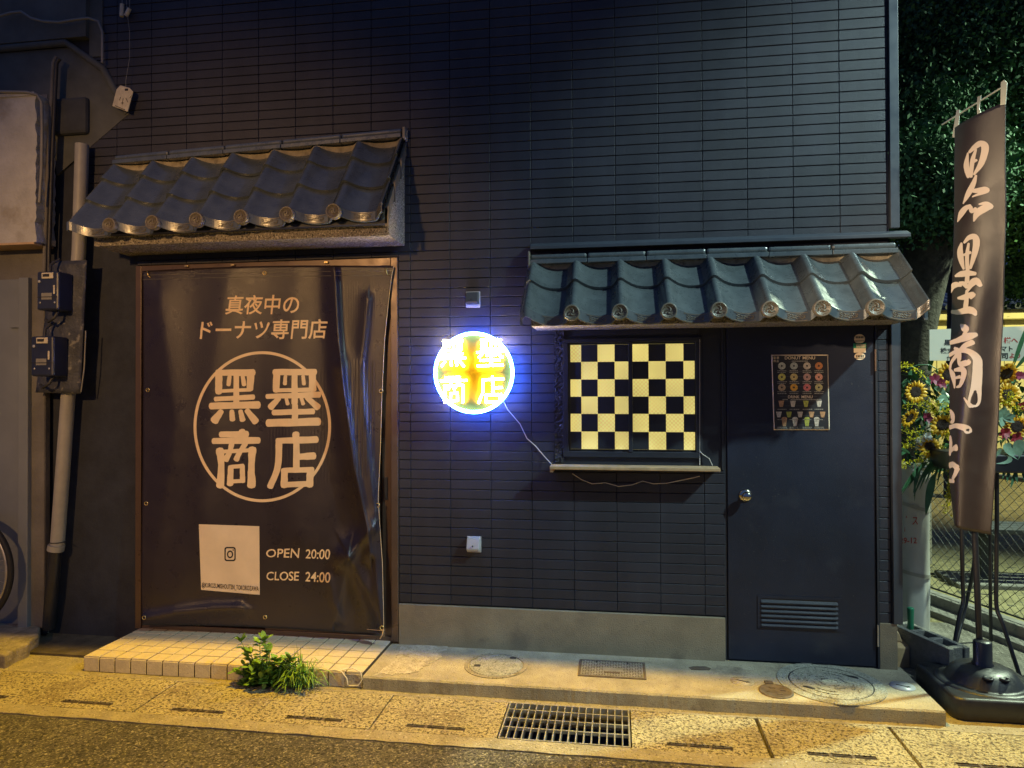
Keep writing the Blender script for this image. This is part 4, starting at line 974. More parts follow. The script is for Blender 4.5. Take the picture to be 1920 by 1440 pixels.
# side cheek of the box, eave board and gable cap above
e0, e1, e2, e3 = W(0, 66, -0.2), W(82, 60, -0.2), W(198, 138, 0.0), W(240, 215, 0.0)
mb = MB(); mb.prism([(-7.5, e0.z), (e1.x, e1.z), (e2.x, e2.z), (e3.x+0.02, e3.z), (W(110,330).x, W(110,330).z), (W(100,120).x, zb1), (-7.5, zb1)], -0.015, 0.25, 'y'); mb.build('gable_board', NDARK, NB)
mb = MB(); mb.tube([(-7.5, -0.02, e0.z+0.02), (e1.x, -0.03, e1.z+0.02), (e2.x, -0.02, e2.z+0.02), (e3.x, 0.0, e3.z)], 0.022, 8); mb.build('gable_trim', NDARK, NB)
mb = MB(); mb.box(-7.5, W(172, 60).x, -0.05, 0.3, e1.z+0.04, e1.z+1.5); mb.build('upper_wall', NDARK, NB)
MB().box(W(172,60).x, W(196,60).x, -0.02, 0.2, e2.z+0.1, e1.z+1.5).build('corner_post', NDARK, NB)
MB().box(W(108,240).x, W(172,240).x, -0.05, 0.1, W(110,258).z, W(110,190).z).build('bracket_box', FAR, NB, bevel=0.02)
mb = MB().tube([W(0,30,-0.09), W(20,24,-0.09), W(40,22,-0.09), W(58,34,-0.09), W(80,40,-0.09), W(110,42,-0.09), W(140,37,-0.09), W(165,34,-0.07), W(184,40,-0.05), W(192,60,-0.05), W(192,118,-0.05)], 0.008, 6)
tag(mb.build('sagging_cable', CABLEG), 'grey cable sagging along the dark gable at top left', 'cable')
mb = MB().tube([W(0,172,-0.18), W(50,173,-0.18), W(70,178,-0.17), W(78,192,-0.16), W(79,240,-0.16), W(78,320,-0.16), W(74,380,-0.16)], 0.009, 8)
tag(mb.build('plaster_cable', CABLEG), 'pale grey cable bent round the corner of white plaster box', 'cable')
for k, (u0, u1, lab) in enumerate(((100, 84, 'dark conduit beside the pillar, left of the pair of conduits'), (106, 92, 'dark conduit beside the pillar, right of the pair of conduits'))):
    mb = MB().tube([W(u0+6, 106+k*4, -0.09), W(u0, 118, -0.09), W(u0-3, 180, -0.09), W((u0+u1)/2-2, 320, -0.09), W(u1, 470, -0.09), W(u1-2, 640, -0.09)], 0.011, 8)
    tag(mb.build('wall_conduit', NWALL if k == 0 else CABLE), lab, 'conduit', 'conduits on the neighbour pillar')
mb = MB(); r = random.Random(9)
pts = [(G(u, v, 0.08).x, G(u, v, 0.08).y) for u, v in ((-20,1222),(10,1226),(30,1214),(52,1206),(60,1196),(72,1190),(76,1172),(40,1160),(-20,1158))]
mb.prism(pts, -0.05, 0.075, 'z'); mb.build('threshold_stone', ROCK, NB, bevel=0.012)
for px, rr in (((35, 1221), 0.028), ((100, 1180), 0.012), ((22, 1228), 0.014)):
    p = G(*px, 0.012); bm = bmesh.new(); bmesh.ops.create_icosphere(bm, subdivisions=2, radius=rr)
    for v_ in bm.verts: v_.co = v_.co*r.uniform(0.8, 1.15); v_.co.z *= 0.65
    mb = MB().add([tuple(v_.co+Vector((p.x, p.y, 0.012+rr*0.45))) for v_ in bm.verts], [tuple(x.index for x in f.verts) for f in bm.faces], True); bm.free()
    tag(mb.build('loose_stone', ROCK), {35: 'pale loose stone beside the broken threshold', 100: 'tiny pebble under the pipe foot', 22: 'small dark chip in front of the pale loose stone'}[px[0]], 'stone', 'loose stones by the threshold')

# ---- leaning pipe with meter board
t = thing('drain_pipe', 'pale grey pipe leaning down the wall into a dark lower sleeve', 'pipe', tuple(G(93, 1175, 0.0)))
yp = -0.075
MB().tube([W(154,271,yp), W(148,470,yp), W(128,740,yp), W(107,1030,yp)], [0.038, 0.038, 0.0385, 0.039], 20).build('pipe', PIPEG, t)
MB().tube([W(106,1022,yp-0.006), W(104,1032,yp-0.006)], 0.046, 20).build('coupling', PIPEG, t)
MB().tube([W(104,1030,yp), W(96,1120,yp), W(91,1178,yp+0.02)], [0.036, 0.036, 0.034], 18).build('lower_sleeve', BLACKPL, t)
p = W(108, 1016, yp); MB().tube([(p.x+0.041*math.cos(a), p.y+0.041*math.sin(a), p.z) for a in [i*math.pi/8 for i in range(17)]]+[(p.x+0.07, p.y-0.02, p.z-0.004)], 0.003, 5).build('wire_tie', CABLE, t)
p = W(146, 412, yp-0.03); mb = MB().tube([p+Vector((-0.045, 0.03, 0.01)), p+Vector((-0.02, -0.015, 0.012)), p+Vector((0.03, -0.015, 0.0)), p+Vector((0.045, 0.02, -0.004))], 0.007, 8); mb.build('pipe_bracket', STEEL, t)
t = thing('meter_board', 'weathered leaning board carrying two navy electric meters on the pipe', 'meter board', tuple(W(110, 738, -0.13)))
yb = -0.125
ql = quadmap((98, 490), (163, 488), (151, 738), (68, 736))
mb = MB(); mb.grid(lambda i, j: W(*ql(i/10, j/24), yb-0.004*math.sin(i*0.9+j*0.5)-(0.02*(1-abs(i-5)/5))), 10, 24); mb.build('board', RUSTB, t, solid=0.008)
MB().tube([W(161,620,yb-0.01), W(158,690,yb-0.01), W(152,735,yb-0.01)], 0.004, 6).build('edge_strip', CABLEG, t)
for (u, v), s_ in (((107, 548), 1.0), ((97, 669), 1.04)):
    p = W(u, v, yb-0.06); hw, hh = 0.070*s_, 0.112*s_
    ME = MB().box(p.x-hw, p.x+hw, yb-0.13, yb-0.02, p.z-hh, p.z+hh).build('electric_meter', NAVYM, t, bevel=0.010)
    y = yb-0.131
    MB().box(p.x-0.035, p.x+0.04, y-0.004, y, p.z+hh-0.042, p.z+hh-0.008).build('display_frame', CREAMPL, ME, bevel=0.002)
    MB().box(p.x-0.026, p.x+0.016, y-0.006, y-0.003, p.z+hh-0.032, p.z+hh-0.016).build('display', INK, ME)
    MB().lathe([(0.0085, 0), (0.0085, 0.003), (0, 0.004)], (p.x-0.052, y, p.z+hh-0.058), 12, 'y').build('seal_button', WHITEPL, ME)
    MB().box(p.x+0.04, p.x+0.05, y-0.002, y, p.z-0.02, p.z+0.03).build('label_strip', CREAMPL, ME)
    MB().box(p.x-hw+0.006, p.x+hw-0.006, y-0.003, y, p.z-hh*0.35, p.z-hh*0.31).build('cover_seam', INK, ME)
    for sx in (-0.048, 0.048): MB().lathe([(0.006, 0), (0.005, 0.003), (0, 0.003)], (p.x+sx, y, p.z-hh*0.62), 10, 'y').build('cover_screw', STEEL, ME)
    MB().box(p.x-0.038, p.x+0.030, y-0.0015, y, p.z-0.052, p.z-0.014).build('rating_plate', CABLEG, ME)
    MB().tube([(p.x-0.03, yb-0.08, p.z+hh), (p.x-0.034, yb-0.07, p.z+hh+0.05), (p.x-0.01, yb-0.03, p.z+hh+0.09)], 0.008, 8).build('supply_cable', CABLE, ME)
    MB().tube([(p.x+0.02, yb-0.07, p.z-hh), (p.x+0.012, yb-0.09, p.z-hh-0.04), (p.x-0.03, yb-0.09, p.z-hh-0.065), (p.x-0.075, yb-0.06, p.z-hh-0.05)], 0.009, 8).build('cable_loop', CABLE, ME)
# hanging tag and insulators
p = W(231, 186, -0.06); t = thing('hanging_tag', 'cream plastic tag tilted on a thin wire at upper left', 'tag', tuple(p))
qt = [W(*q_, -0.06) for q_ in ((211,199),(240,210),(250,172),(243,165),(226,160),(219,168))]
mb = MB(); mb.prism([(a.x, a.z) for a in qt], -0.064, -0.056, 'y'); mb.build('plate', CREAMPL, t, bevel=0.003)
a = W(237, 168, -0.066); MB().box(a.x-0.010, a.x+0.010, -0.0665, -0.063, a.z-0.006, a.z+0.006).build('slot', INK, t)
mb = MB()
for pts in (((226,182),(224,188)), ((231,184),(229,196)), ((236,184),(240,192)), ((243,184),(246,180)), ((216,198),(234,206)), ((227,193),(232,193))): mb.tube([W(*q_, -0.0645) for q_ in pts], 0.0018, 4)
mb.build('scratched_marks', INK, t)
MB().tube([W(236,162,-0.06), W(236,150,-0.06), W(243,110,-0.05), W(243,60,-0.04), W(238,20,-0.04), W(235,-40,-0.04)], 0.0016, 5).build('wire', CABLEG, t)
for (a, b_), lab in ((((229, 8), (228, 31)), 'small cream insulator hanging upright at the top left'), (((243, 16), (236, 30)), 'small cream insulator hanging tilted beside the upright one')):
    t = thing('insulator', lab, 'insulator', tuple(W(*b_, -0.04)), 0, 'insulators at the top left')
    MB().tube([W(*a, -0.04), W(*b_, -0.04)], 0.0125, 10).build('body', CREAMPL, t)
    MB().tube([W(a[0], a[1]-50, -0.04), W(*a, -0.04)], 0.002, 5).build('wire', CABLEG, t)

# ---- bicycle, mostly outside the frame
wc = W(-72, 1068, -0.20); BR = 0.335
t = thing('bicycle', 'parked bicycle with only its wheel rim showing at the left edge', 'bicycle', (wc.x-0.5, -0.2, 0.012))
def wheel(cx):
    cz = wc.z
    T = MB().tube([(cx+BR*math.cos(a), -0.20, cz+BR*math.sin(a)) for a in [i*2*math.pi/64 for i in range(65)]], 0.017, 8, cap=False).build('wheel', RUBBER, t)
    MB().tube([(cx+(BR-0.026)*math.cos(a), -0.20, cz+(BR-0.026)*math.sin(a)) for a in [i*2*math.pi/64 for i in range(65)]], 0.011, 8, cap=False).build('rim', STEEL, T)
    mb = MB()
    for k in range(28): a = k*2*math.pi/28; mb.tube([(cx, -0.20+0.02*(-1)**k, cz), (cx+(BR-0.03)*math.cos(a), -0.20, cz+(BR-0.03)*math.sin(a))], 0.0012, 4, cap=False)
    mb.build('spokes', STEEL, T)
    MB().tube([(cx, -0.25, cz), (cx, -0.15, cz)], 0.016, 10).build('hub', STEEL, T)
wheel(wc.x); wheel(wc.x-1.05)
z0 = wc.z; xf, xb_ = wc.x, wc.x-1.05
mb = MB(); mb.tube([(xf, -0.2, z0), (xf-0.12, -0.2, z0+0.42), (xf-0.16, -0.2, z0+0.56)], 0.014, 8); mb.tube([(xf-0.13, -0.2, z0+0.44), (xb_+0.42, -0.2, z0-0.03), (xb_, -0.2, z0)], 0.015, 8)
mb.tube([(xb_+0.42, -0.2, z0-0.03), (xb_+0.27, -0.2, z0+0.50)], 0.015, 8); mb.tube([(xb_, -0.2, z0), (xb_+0.32, -0.2, z0+0.36), (xf-0.14, -0.2, z0+0.46)], 0.012, 8); mb.build('frame', BLACKM, t)
MB().tube([(xf-0.16, -0.45, z0+0.62), (xf-0.18, -0.2, z0+0.58), (xf-0.16, 0.0, z0+0.62)], 0.012, 8).build('handlebar', STEEL, t)
MB().tube([(xb_+0.12, -0.2, z0+0.54), (xb_+0.26, -0.2, z0+0.55), (xb_+0.40, -0.2, z0+0.52)], [0.075, 0.06, 0.02], 10).build('saddle', BLACKPL, t)

# ================================================================== WEEDS
def leaf_blade(mb, base, tip, width, bend, n=5, side=None):
    base, tip = Vector(base), Vector(tip); d = tip-base
    s = side or d.cross(Vector((0, 0, 1)))
    if s.length < 1e-6: s = Vector((1, 0, 0))
    s = s.normalized(); vs = []
    for i in range(n+1):
        t = i/n; c = base+d*t+Vector((0, 0, bend*math.sin(math.pi*t*0.9))); w_ = width*(math.sin(math.pi*min(1, t*0.9+0.08))**0.8)
        vs += [c-s*w_, c+Vector((0, 0, -w_*0.25)), c+s*w_]
    mb.add(vs, [(i*3+k, i*3+k+1, i*3+k+4, i*3+k+3) for i in range(n) for k in (0, 1)], True)
r = random.Random(21)
t = thing('weed_plant', 'leafy green weed growing from the joint before the tiled step', 'weed', (W(492, 1292, -0.49).x, -0.49, 0.0))
st = MB(); lv = MB()
stems = [((488,1290),(470,1240),(452,1203)), ((492,1288),(488,1240),(487,1206)), ((496,1286),(505,1245),(505,1222)), ((500,1290),(530,1262),(552,1246)), ((486,1292),(466,1272),(450,1262)),
         ((490,1293),(476,1285),(458,1286)), ((496,1294),(512,1280),(530,1276)), ((490,1290),(498,1262),(520,1240)), ((494,1292),(485,1270),(470,1255)), ((496,1292),(515,1270),(530,1256)), ((488,1293),(500,1280),(505,1262)), ((500,1290),(525,1250),(545,1236)), ((498,1290),(540,1276),(566,1262)), ((490,1290),(478,1250),(470,1225)), ((496,1288),(500,1230),(496,1200)), ((492,1290),(480,1262),(490,1245))]
for si, pts in enumerate(stems):
    yy = -0.50-r.uniform(-0.04, 0.07); P_ = [W(*p, (-0.49, yy, yy-0.03)[k]) for k, p in enumerate(pts)]
    cs = catmull([tuple(p) for p in P_], 6); st.tube(cs, [0.003-0.0016*i/len(cs) for i in range(len(cs))], 5)
    for i in range(2, len(cs)):
        c = Vector(cs[i])
        for sgn in (-1, 1):
            if r.random() < 0.2: continue
            a = r.uniform(-0.5, 0.9); l = r.uniform(0.028, 0.052); d = Vector((sgn*math.cos(a), r.uniform(-0.8, 0.5), 0.35*math.sin(a)+r.uniform(-0.1, 0.4))).normalized()
            leaf_blade(lv, c, c+d*l, l*0.33, 0.006)
    c = Vector(cs[-1]); 
    for k in range(4): d = Vector((r.uniform(-1, 1), r.uniform(-0.8, 0.3), r.uniform(0.1, 0.9))).normalized(); leaf_blade(lv, c, c+d*0.046, 0.016, 0.004)
for k in range(190):                                   # dense skirt of low leaves
    b_ = Vector((W(496+r.gauss(0, 22), 1290, -0.50).x, -0.50+r.gauss(0, 0.028), r.uniform(0.008, 0.11))); d = Vector((r.uniform(-1, 1), r.uniform(-1, 0.4), r.uniform(-0.3, 0.6))).normalized()
    leaf_blade(lv, b_, b_+d*r.uniform(0.028, 0.055), r.uniform(0.009, 0.017), 0.003)
st.build('stem', LEAFW, t); lv.build('foliage', LEAFW, t)
mb = MB(); cx = W(560, 1288, -0.5).x
for k in range(190):
    b_ = Vector((cx+r.gauss(0, 0.035), -0.50+r.gauss(0, 0.014), 0.0)); a = r.uniform(0, 2*math.pi); l = r.uniform(0.05, 0.16); h = r.uniform(0.03, 0.11)
    e = b_+Vector((math.cos(a)*l, math.sin(a)*l*0.7-0.02, h*r.uniform(0.0, 0.8))); leaf_blade(mb, b_, e, 0.0026, h, 6)
for k in range(5):
    b_ = Vector((cx+r.gauss(0.01, 0.02), -0.50, 0.0)); leaf_blade(mb, b_, b_+Vector((r.uniform(-0.03, 0.03), r.uniform(-0.03, 0), r.uniform(0.16, 0.25))), 0.002, 0.0, 5, Vector((1, 0, 0)))
tag(mb.build('grass_tuft', LEAFW), 'bright tuft of thin arching grass right of the leafy weed', 'grass tuft')

# ================================================================== FLAG
PB = Vector((1.735, -0.175, 0.0)); FN = Vector((0.83, 0.55, 0)).normalized()       # flag plane normal
FD = Vector((0.55, -0.83, 0)).normalized()
FS = thing('flag_banner', 'tall black vertical flag with cream brush characters on a weighted stand', 'flag', tuple(PB))
FLL = [(0.0, (1793,240)), (0.32, (1794,480)), (0.48, (1791,600)), (0.62, (1789,700)), (0.88, (1788,900)), (1.0, (1795,974))]
FRR = [(0.0, (1886,190)), (0.32, (1886,440)), (0.51, (1880,600)), (0.64, (1876,710)), (0.88, (1868,900)), (1.0, (1861,1003))]
def lerp2(tab, t):
    for (a, p), (b_, q_) in zip(tab[:-1], tab[1:]):
        if t <= b_: k = (t-a)/(b_-a); return (p[0]+(q_[0]-p[0])*k, p[1]+(q_[1]-p[1])*k)
    return tab[-1][1]
def fwave(s, t):
    # the cloth bows towards the street, more so low down, with small pulls
    return (0.025+0.055*min(1, t*1.3))*math.sin(math.pi*min(1, max(0, s*0.75+0.22)))**1.5 + 0.010*math.sin(s*9+t*5)*t + 0.006*math.sin(t*23+s*6)*t*(1-t)*2
def fpt_uv(u, v, d=0.0):
    # s,t from the pixel, by the edges at that height
    t = (v-215)/(990-215); t = max(0.0, min(1.0, t)); a, b_ = lerp2(FLL, t), lerp2(FRR, t); s = (u-a[0])/(b_[0]-a[0])
    return PL(u, v, PB, FN) - FN*(fwave(s, t)+d)
def fst(s, t, d=0.0):
    a, b_ = lerp2(FLL, t), lerp2(FRR, t); c = max(0.0, s)
    u, v = a[0]+(b_[0]-a[0])*c, a[1]+(b_[1]-a[1])*c + (3*math.sin(c*math.pi) if t > 0.97 else 0)
    p = PL(u, v, PB, FN) - FN*(fwave(c, t)+d)
    if s < 0:                                         # the left edge rolls back behind
        k = -s; p = p + FN*(0.10*k) + FD*(0.04*k*k)
    return p
mb = MB(); mb.grid(lambda i, j: fst(-0.35+1.35*i/48, j/120), 48, 120); mb.build('cloth', FLAGM, FS, solid=0.001)
Z1 = lambda x, y: (x/3.0+1600, y/3.0); Z2 = lambda x, y: (x/2.769+1600, y/2.769+440)
F1 = [[(668,866,6),(660,925,20),(664,965,20),(672,1003,10)],[(676,862,10),(705,832,18),(735,812,22),(757,826,26),(755,870,24),(738,930,20),(704,987,8)],[(712,845,8),(696,900,16),(690,950,16),(688,1000,12)],[(690,925,7),(716,905,10)],
      [(716,992,8),(704,1035,18),(684,1078,22),(668,1110,18),(647,1150,5)],[(690,1078,10),(722,1078,18),(764,1068,18),(768,1080,16),(700,1112,5)],
      [(614,1252,5),(636,1208,24),(662,1178,20),(690,1162,12)],[(668,1174,12),(690,1172,16),(698,1195,14),(720,1178,12)],[(710,1250,5),(728,1205,24),(770,1172,26),(792,1164,16),(770,1148,14),(736,1154,6)]]
F2 = [[(592,48,8),(584,90,22),(590,135,20),(604,182,8)],[(606,46,8),(632,20,16),(660,16,20),(668,50,22),(658,110,18),(640,178,10)],[(630,50,8),(622,110,14),(624,180,14)],[(598,112,8),(640,96,10)],
      [(556,218,8),(590,208,20),(630,204,20),(668,206,12)],[(626,176,14),(624,250,18)],[(528,304,5),(540,272,20),(565,262,18),(592,268,8)],[(580,252,8),(606,258,16),(626,274,16)],[(630,300,6),(648,262,22),(672,244,24),(694,268,12)],
      [(573,332,8),(610,328,18),(660,314,18),(650,335,8)],[(626,292,10),(626,340,18),(622,400,20)],[(534,402,12),(580,404,18),(640,394,24),(664,402,22),(676,420,8)],
      [(596,470,8),(618,486,26),(634,494,16),(610,532,10)],[(528,562,14),(575,552,18),(640,532,26),(676,520,14)],[(662,560,18),(624,580,18),(580,622,16),(540,664,12),(530,700,10)],[(560,590,10),(586,610,22),(596,650,14)],
      [(526,626,14),(580,606,14),(640,606,18),(676,640,22),(680,700,24),(676,790,26),(668,870,30),(660,890,14)],[(660,890,14),(642,866,8),(628,846,4)],[(584,640,8),(600,672,18),(640,664,20),(646,650,6)],
      [(534,704,12),(550,730,22),(560,770,14),(562,796,6)],[(562,704,10),(612,700,20),(622,726,20),(604,780,14),(576,792,6)],[(560,746,8),(600,738,12)],
      [(530,912,10),(548,938,24),(552,964,20),(532,974,8)],[(527,1000,16),(580,990,16),(636,1000,22),(650,1022,18)],[(530,1046,12),(538,1085,20),(529,1140,14)],
      [(532,1126,12),(566,1108,16),(594,1102,24)],[(527,1196,20),(566,1190,20),(600,1206,22)],[(600,1208,20),(584,1240,18),(560,1266,14)],[(527,1276,14),(576,1274,14)]]
for Z, L_ in ((Z1, F1), (Z2, F2)):
    groups = [L_] if Z is Z1 else [L_[:12], L_[12:22], L_[22:]]
    for gset in groups:
        mb = MB()
        for k, stt in enumerate(gset): brush(mb, [(a, b_, w_*1.5) for a, b_, w_ in stt], lambda x, y, d: (lambda uv: fpt_uv(max(uv[0], lerp2(FLL, max(0, min(1, (uv[1]-215)/775)))[0]-0.5), uv[1], 0.0020+d))(Z(x, y)), 6, 0.02, k*0.00016)
        mb.build('brush_character', FLAGL, FS)
# pole, crossbar, ties
ptop = PL(1791, 238, PB, FN) + FN*0.02
MB().tube([PB+Vector((0, 0, 0.08)), PB*0.5+ptop*0.5, ptop], [0.0145, 0.013, 0.0115], 12).build('pole', BLACKM, FS)
xa, xb_ = PL(1766, 234, PB, FN), PL(1888, 158, PB, FN)
MB().tube([xa, xb_], 0.0042, 8).build('crossbar', STRAPM, FS)
for q_ in (((1795,206),(1801,206),(1799,236),(1794,258),(1787,258),(1788,247)), ((1834,182),(1841,179),(1838,203),(1840,212),(1834,221),(1833,200)), ((1878,155),(1884,150),(1890,155),(1887,196),(1877,198))):
    pts = [PL(*p, PB, FN) for p in q_]; mb = MB(); n = len(pts)
    mb.add([p-FN*0.004 for p in pts]+[p-FN*0.006 for p in pts], [tuple(range(n)), tuple(range(n, 2*n))[::-1]]+[(i, (i+1) % n, n+(i+1) % n, n+i) for i in range(n)]); mb.build('strap', STRAPM, FS)
# water-filled base
bw = 0.228; bc = Vector((1.735, -0.190, 0)); mb = MB()
def rsq(w_, z, rad, n=6): return [(bc.x+x, bc.y+y, z) for x, y in rr_outline(0, 0, w_, w_, rad, n)]
loops = [rsq(bw*0.97, 0.0, 0.05), rsq(bw, 0.012, 0.055), rsq(bw*0.985, 0.085, 0.055), rsq(bw*0.96, 0.097, 0.05), rsq(bw*0.90, 0.098, 0.05)]
for lp in loops: pass
n = len(loops[0]); vs = sum(loops, []); mb.add(vs, [(k*n+i, k*n+(i+1) % n, (k+1)*n+(i+1) % n, (k+1)*n+i) for k in range(len(loops)-1) for i in range(n)], True); mb.add(loops[-1], [tuple(range(n))])
mb.lathe([(0.205, 0.096), (0.200, 0.104), (0.180, 0.107), (0.168, 0.104), (0.160, 0.112), (0.135, 0.150), (0.10, 0.172), (0.05, 0.178), (0.0, 0.178)], (bc.x, bc.y, 0), 40)
BASE = mb.build('weighted_base', BLACKPL, FS)
MB().lathe([(0.046, 0.165), (0.046, 0.185), (0.040, 0.19), (0.040, 0.285), (0.034, 0.292), (0.0, 0.292)], (bc.x, bc.y, 0), 24).build('pole_socket', BLACKM, FS)
for a in (-1.85, -1.3):
    x, y = bc.x+0.128*math.cos(a), bc.y+0.128*math.sin(a)
    MB().lathe([(0.022, 0), (0.022, 0.006), (0.014, 0.007), (0.013, 0.001), (0.0, 0.001)], (x, y, 0.156), 18).build('filler_cap', BLACKM, BASE)

# ================================================================== BY THE CORNER: block, timber, rod
p = thing('concrete_block', 'grey hollow concrete block lying beside the building corner', 'block', (1.60, 0.2, 0.0))
A = [G(1695, 1262, 0.0), G(1776, 1268, 0.0), G(1812, 1252, 0.0)]
o0 = Vector((1.560, 0.085, 0)); ex = Vector((0.30, -0.42, 0)).normalized(); 
# corners from the photograph: long side runs from behind the corner trim towards the street
c0 = G(1776, 1212, 0.20); c1 = G(1694, 1176, 0.20)
ex = (c0-c1); ex.z = 0; LN = 0.40; ex = ex.normalized(); ey = Vector((-ex.y, ex.x, 0)); HB, TB = 0.19, 0.125
o0 = Vector((c0.x, c0.y, 0)) - ex*LN
def bl(x, y, z): q_ = o0+ex*x+ey*y; return (q_.x, q_.y, z)
mb = MB()
def bbox(x0, x1, y0, y1, z0, z1): mb.hexa([bl(x0,y0,z0), bl(x1,y0,z0), bl(x1,y1,z0), bl(x0,y1,z0), bl(x0,y0,z1), bl(x1,y0,z1), bl(x1,y1,z1), bl(x0,y1,z1)])
bbox(0, LN, 0, 0.028, 0, HB); bbox(0, LN, TB-0.028, TB, 0, HB)
for k in range(4):
    xx = [0, 0.123, 0.247, LN-0.03][k]; bbox(xx, xx+0.03, 0.028, TB-0.028, 0, HB)
mb.build('shell', BLOCKM, p, bevel=0.004)
mb = MB(); bbox(0.03, LN-0.03, 0.03, TB-0.03, 0.0, 0.04); mb.build('fill', EARTH, p)
mb = MB(); bbox(LN, LN+0.012, 0.0, 0.03, 0, HB); bbox(LN, LN+0.012, TB-0.03, TB, 0, HB); mb.build('end_lugs', BLOCKM, p, bevel=0.004)
a = Vector(bl(0.09, TB/2, 0)); MB_ = MB().tube([(a.x, a.y, 0.04), (a.x, a.y, 0.24), (a.x, a.y, 0.29)], [0.013, 0.016, 0.018], 14); MB_.lathe([(0.0175, 0), (0.0175, 0.006), (0.012, 0.008), (0.0, 0.008)], (a.x, a.y, 0.29), 14)
tag(MB_.build('green_rod', GREENP), 'green plastic rod standing in a hole of the concrete block', 'rod')
t = thing('timber_offcut', 'short yellowish timber offcut wedged between foundation and concrete block', 'timber', tuple(G(1695, 1253, ZS)))
a0, a1 = G(1683, 1254, 0.0), G(1706, 1252, 0.0)
mb = MB(); mb.hexa([(a0.x, a0.y, 0), (a1.x, a1.y, 0), (a1.x+0.03, a1.y+0.16, 0), (a0.x+0.01, a0.y+0.16, 0), (a0.x, a0.y, 0.115), (a1.x, a1.y, 0.105), (a1.x+0.03, a1.y+0.16, 0.15), (a0.x+0.01, a0.y+0.16, 0.16)]); mb.build('offcut', WOOD, t, bevel=0.005)
mb = MB(); mb.hexa([(a0.x+0.002, a0.y+0.05, 0.13), (a0.x+0.045, a0.y+0.05, 0.125), (a0.x+0.05, a0.y+0.15, 0.16), (a0.x+0.008, a0.y+0.15, 0.165), (a0.x+0.002, a0.y+0.05, 0.185), (a0.x+0.03, a0.y+0.05, 0.17), (a0.x+0.035, a0.y+0.15, 0.20), (a0.x+0.008, a0.y+0.15, 0.205)]); mb.build('upper_piece', WOOD, t, bevel=0.004)
mb = MB().tube([G(1885, 1290, 0.01), G(1900, 1298, 0.01), G(1925, 1312, 0.01), G(1960, 1330, 0.01)], 0.008, 6)
tag(mb.build('ground_cable', CABLE), 'black cable on the ground right of the flag base', 'cable')

# ================================================================== WRAPPED COLUMN AND FLOWERS
cx, cy = 1.800, 0.76
t = thing('wrapped_column', 'white wrapped column with red lettering standing beneath the left flowers', 'column', (cx, cy, 0))
mb = MB(); r = random.Random(31); n = 40
def colp(i, j):
    a = 2*math.pi*i/n; z = 0.02+1.02*j/30; rr = 0.088+0.0025*math.sin(3*a+z*4)+0.002*math.sin(7*a-z*9); return (cx+rr*math.cos(a), cy+rr*math.sin(a), z)
mb.grid(colp, n, 30); mb.build('wrap', WRAP, t)
MB().lathe([(0.083, 0.0), (0.083, 1.02), (0.0, 1.02)], (cx, cy, 0), 24).build('core', WRAP, t)
for za, zb_ in ((0.80, 0.745), (0.385, 0.35)):
    mb = MB(); mb.grid(lambda i, j: (cx+0.0925*math.cos(2*math.pi*i/40), cy+0.0925*math.sin(2*math.pi*i/40), (za+zb_)/2+(za-zb_)/2*(-math.cos(2*math.pi*i/40))+0.022*j), 40, 1); mb.build('tie_band', BAND, t)
def on_col(u, v, d=0.0):
    dd = ray(u, v); o_ = CAM; a = dd.x**2+dd.y**2; R_ = 0.0915+d; b_ = 2*((o_.x-cx)*dd.x+(o_.y-cy)*dd.y); c_ = (o_.x-cx)**2+(o_.y-cy)**2-R_*R_; D2 = b_*b_-4*a*c_
    k = (-b_-math.sqrt(max(0, D2)))/(2*a); return o_+dd*k
mb = MB()
for body, x0, x1, y0, y1 in (("カ゛ス", 1686, 1721, 967, 984), ("COM", 1680, 1697, 988, 997), ("29-12", 1687, 1719, 1008, 1019)):
    put_text(mb, body, lambda s, tt: on_col(x0+(x1-x0)*s, y1+(y0-y1)*tt), 0.012)
mb.build('lettering', REDINK, t)

def petal_ring(mb, n, r0, r1, wd, cup, tw, rr):
    for k in range(n):
        a = 2*math.pi*(k+rr.uniform(-0.25, 0.25))/n; l = r1*rr.uniform(0.85, 1.08); d = Vector((math.cos(a), 0, math.sin(a))); s = Vector((-math.sin(a), 0, math.cos(a)))
        pts = []
        for q_, wf in ((0, 0.55), (0.35, 1.0), (0.7, 0.85), (1.0, 0.05)):
            c = d*(r0+(l-r0)*q_)+Vector((0, -cup*math.sin(q_*2.2)+tw*rr.uniform(-1, 1), 0)); pts += [c-s*wd*wf+Vector((0, 0.004, 0)), c-Vector((0, 0.002, 0)), c+s*wd*wf+Vector((0, 0.004, 0))]
        mb.add(pts, [(i*3+k2, i*3+k2+1, i*3+k2+4, i*3+k2+3) for i in range(3) for k2 in (0, 1)], True)
rr_ = random.Random(41)
SUNP = [];
for v_ in range(3):
    p_ = MB(); petal_ring(p_, 19, 0.026, 0.066, 0.0090, 0.006, 0.004, rr_); petal_ring(p_, 15, 0.026, 0.060, 0.0085, 0.016, 0.005, rr_)
    d_ = MB(); d_.lathe([(0.036, -0.012), (0.035, 0.003), (0.026, 0.009), (0.012, 0.008), (0.0, 0.005)], (0, 0, 0), 24, 'y'); SUNP.append((p_, d_))
_sun_src = {}
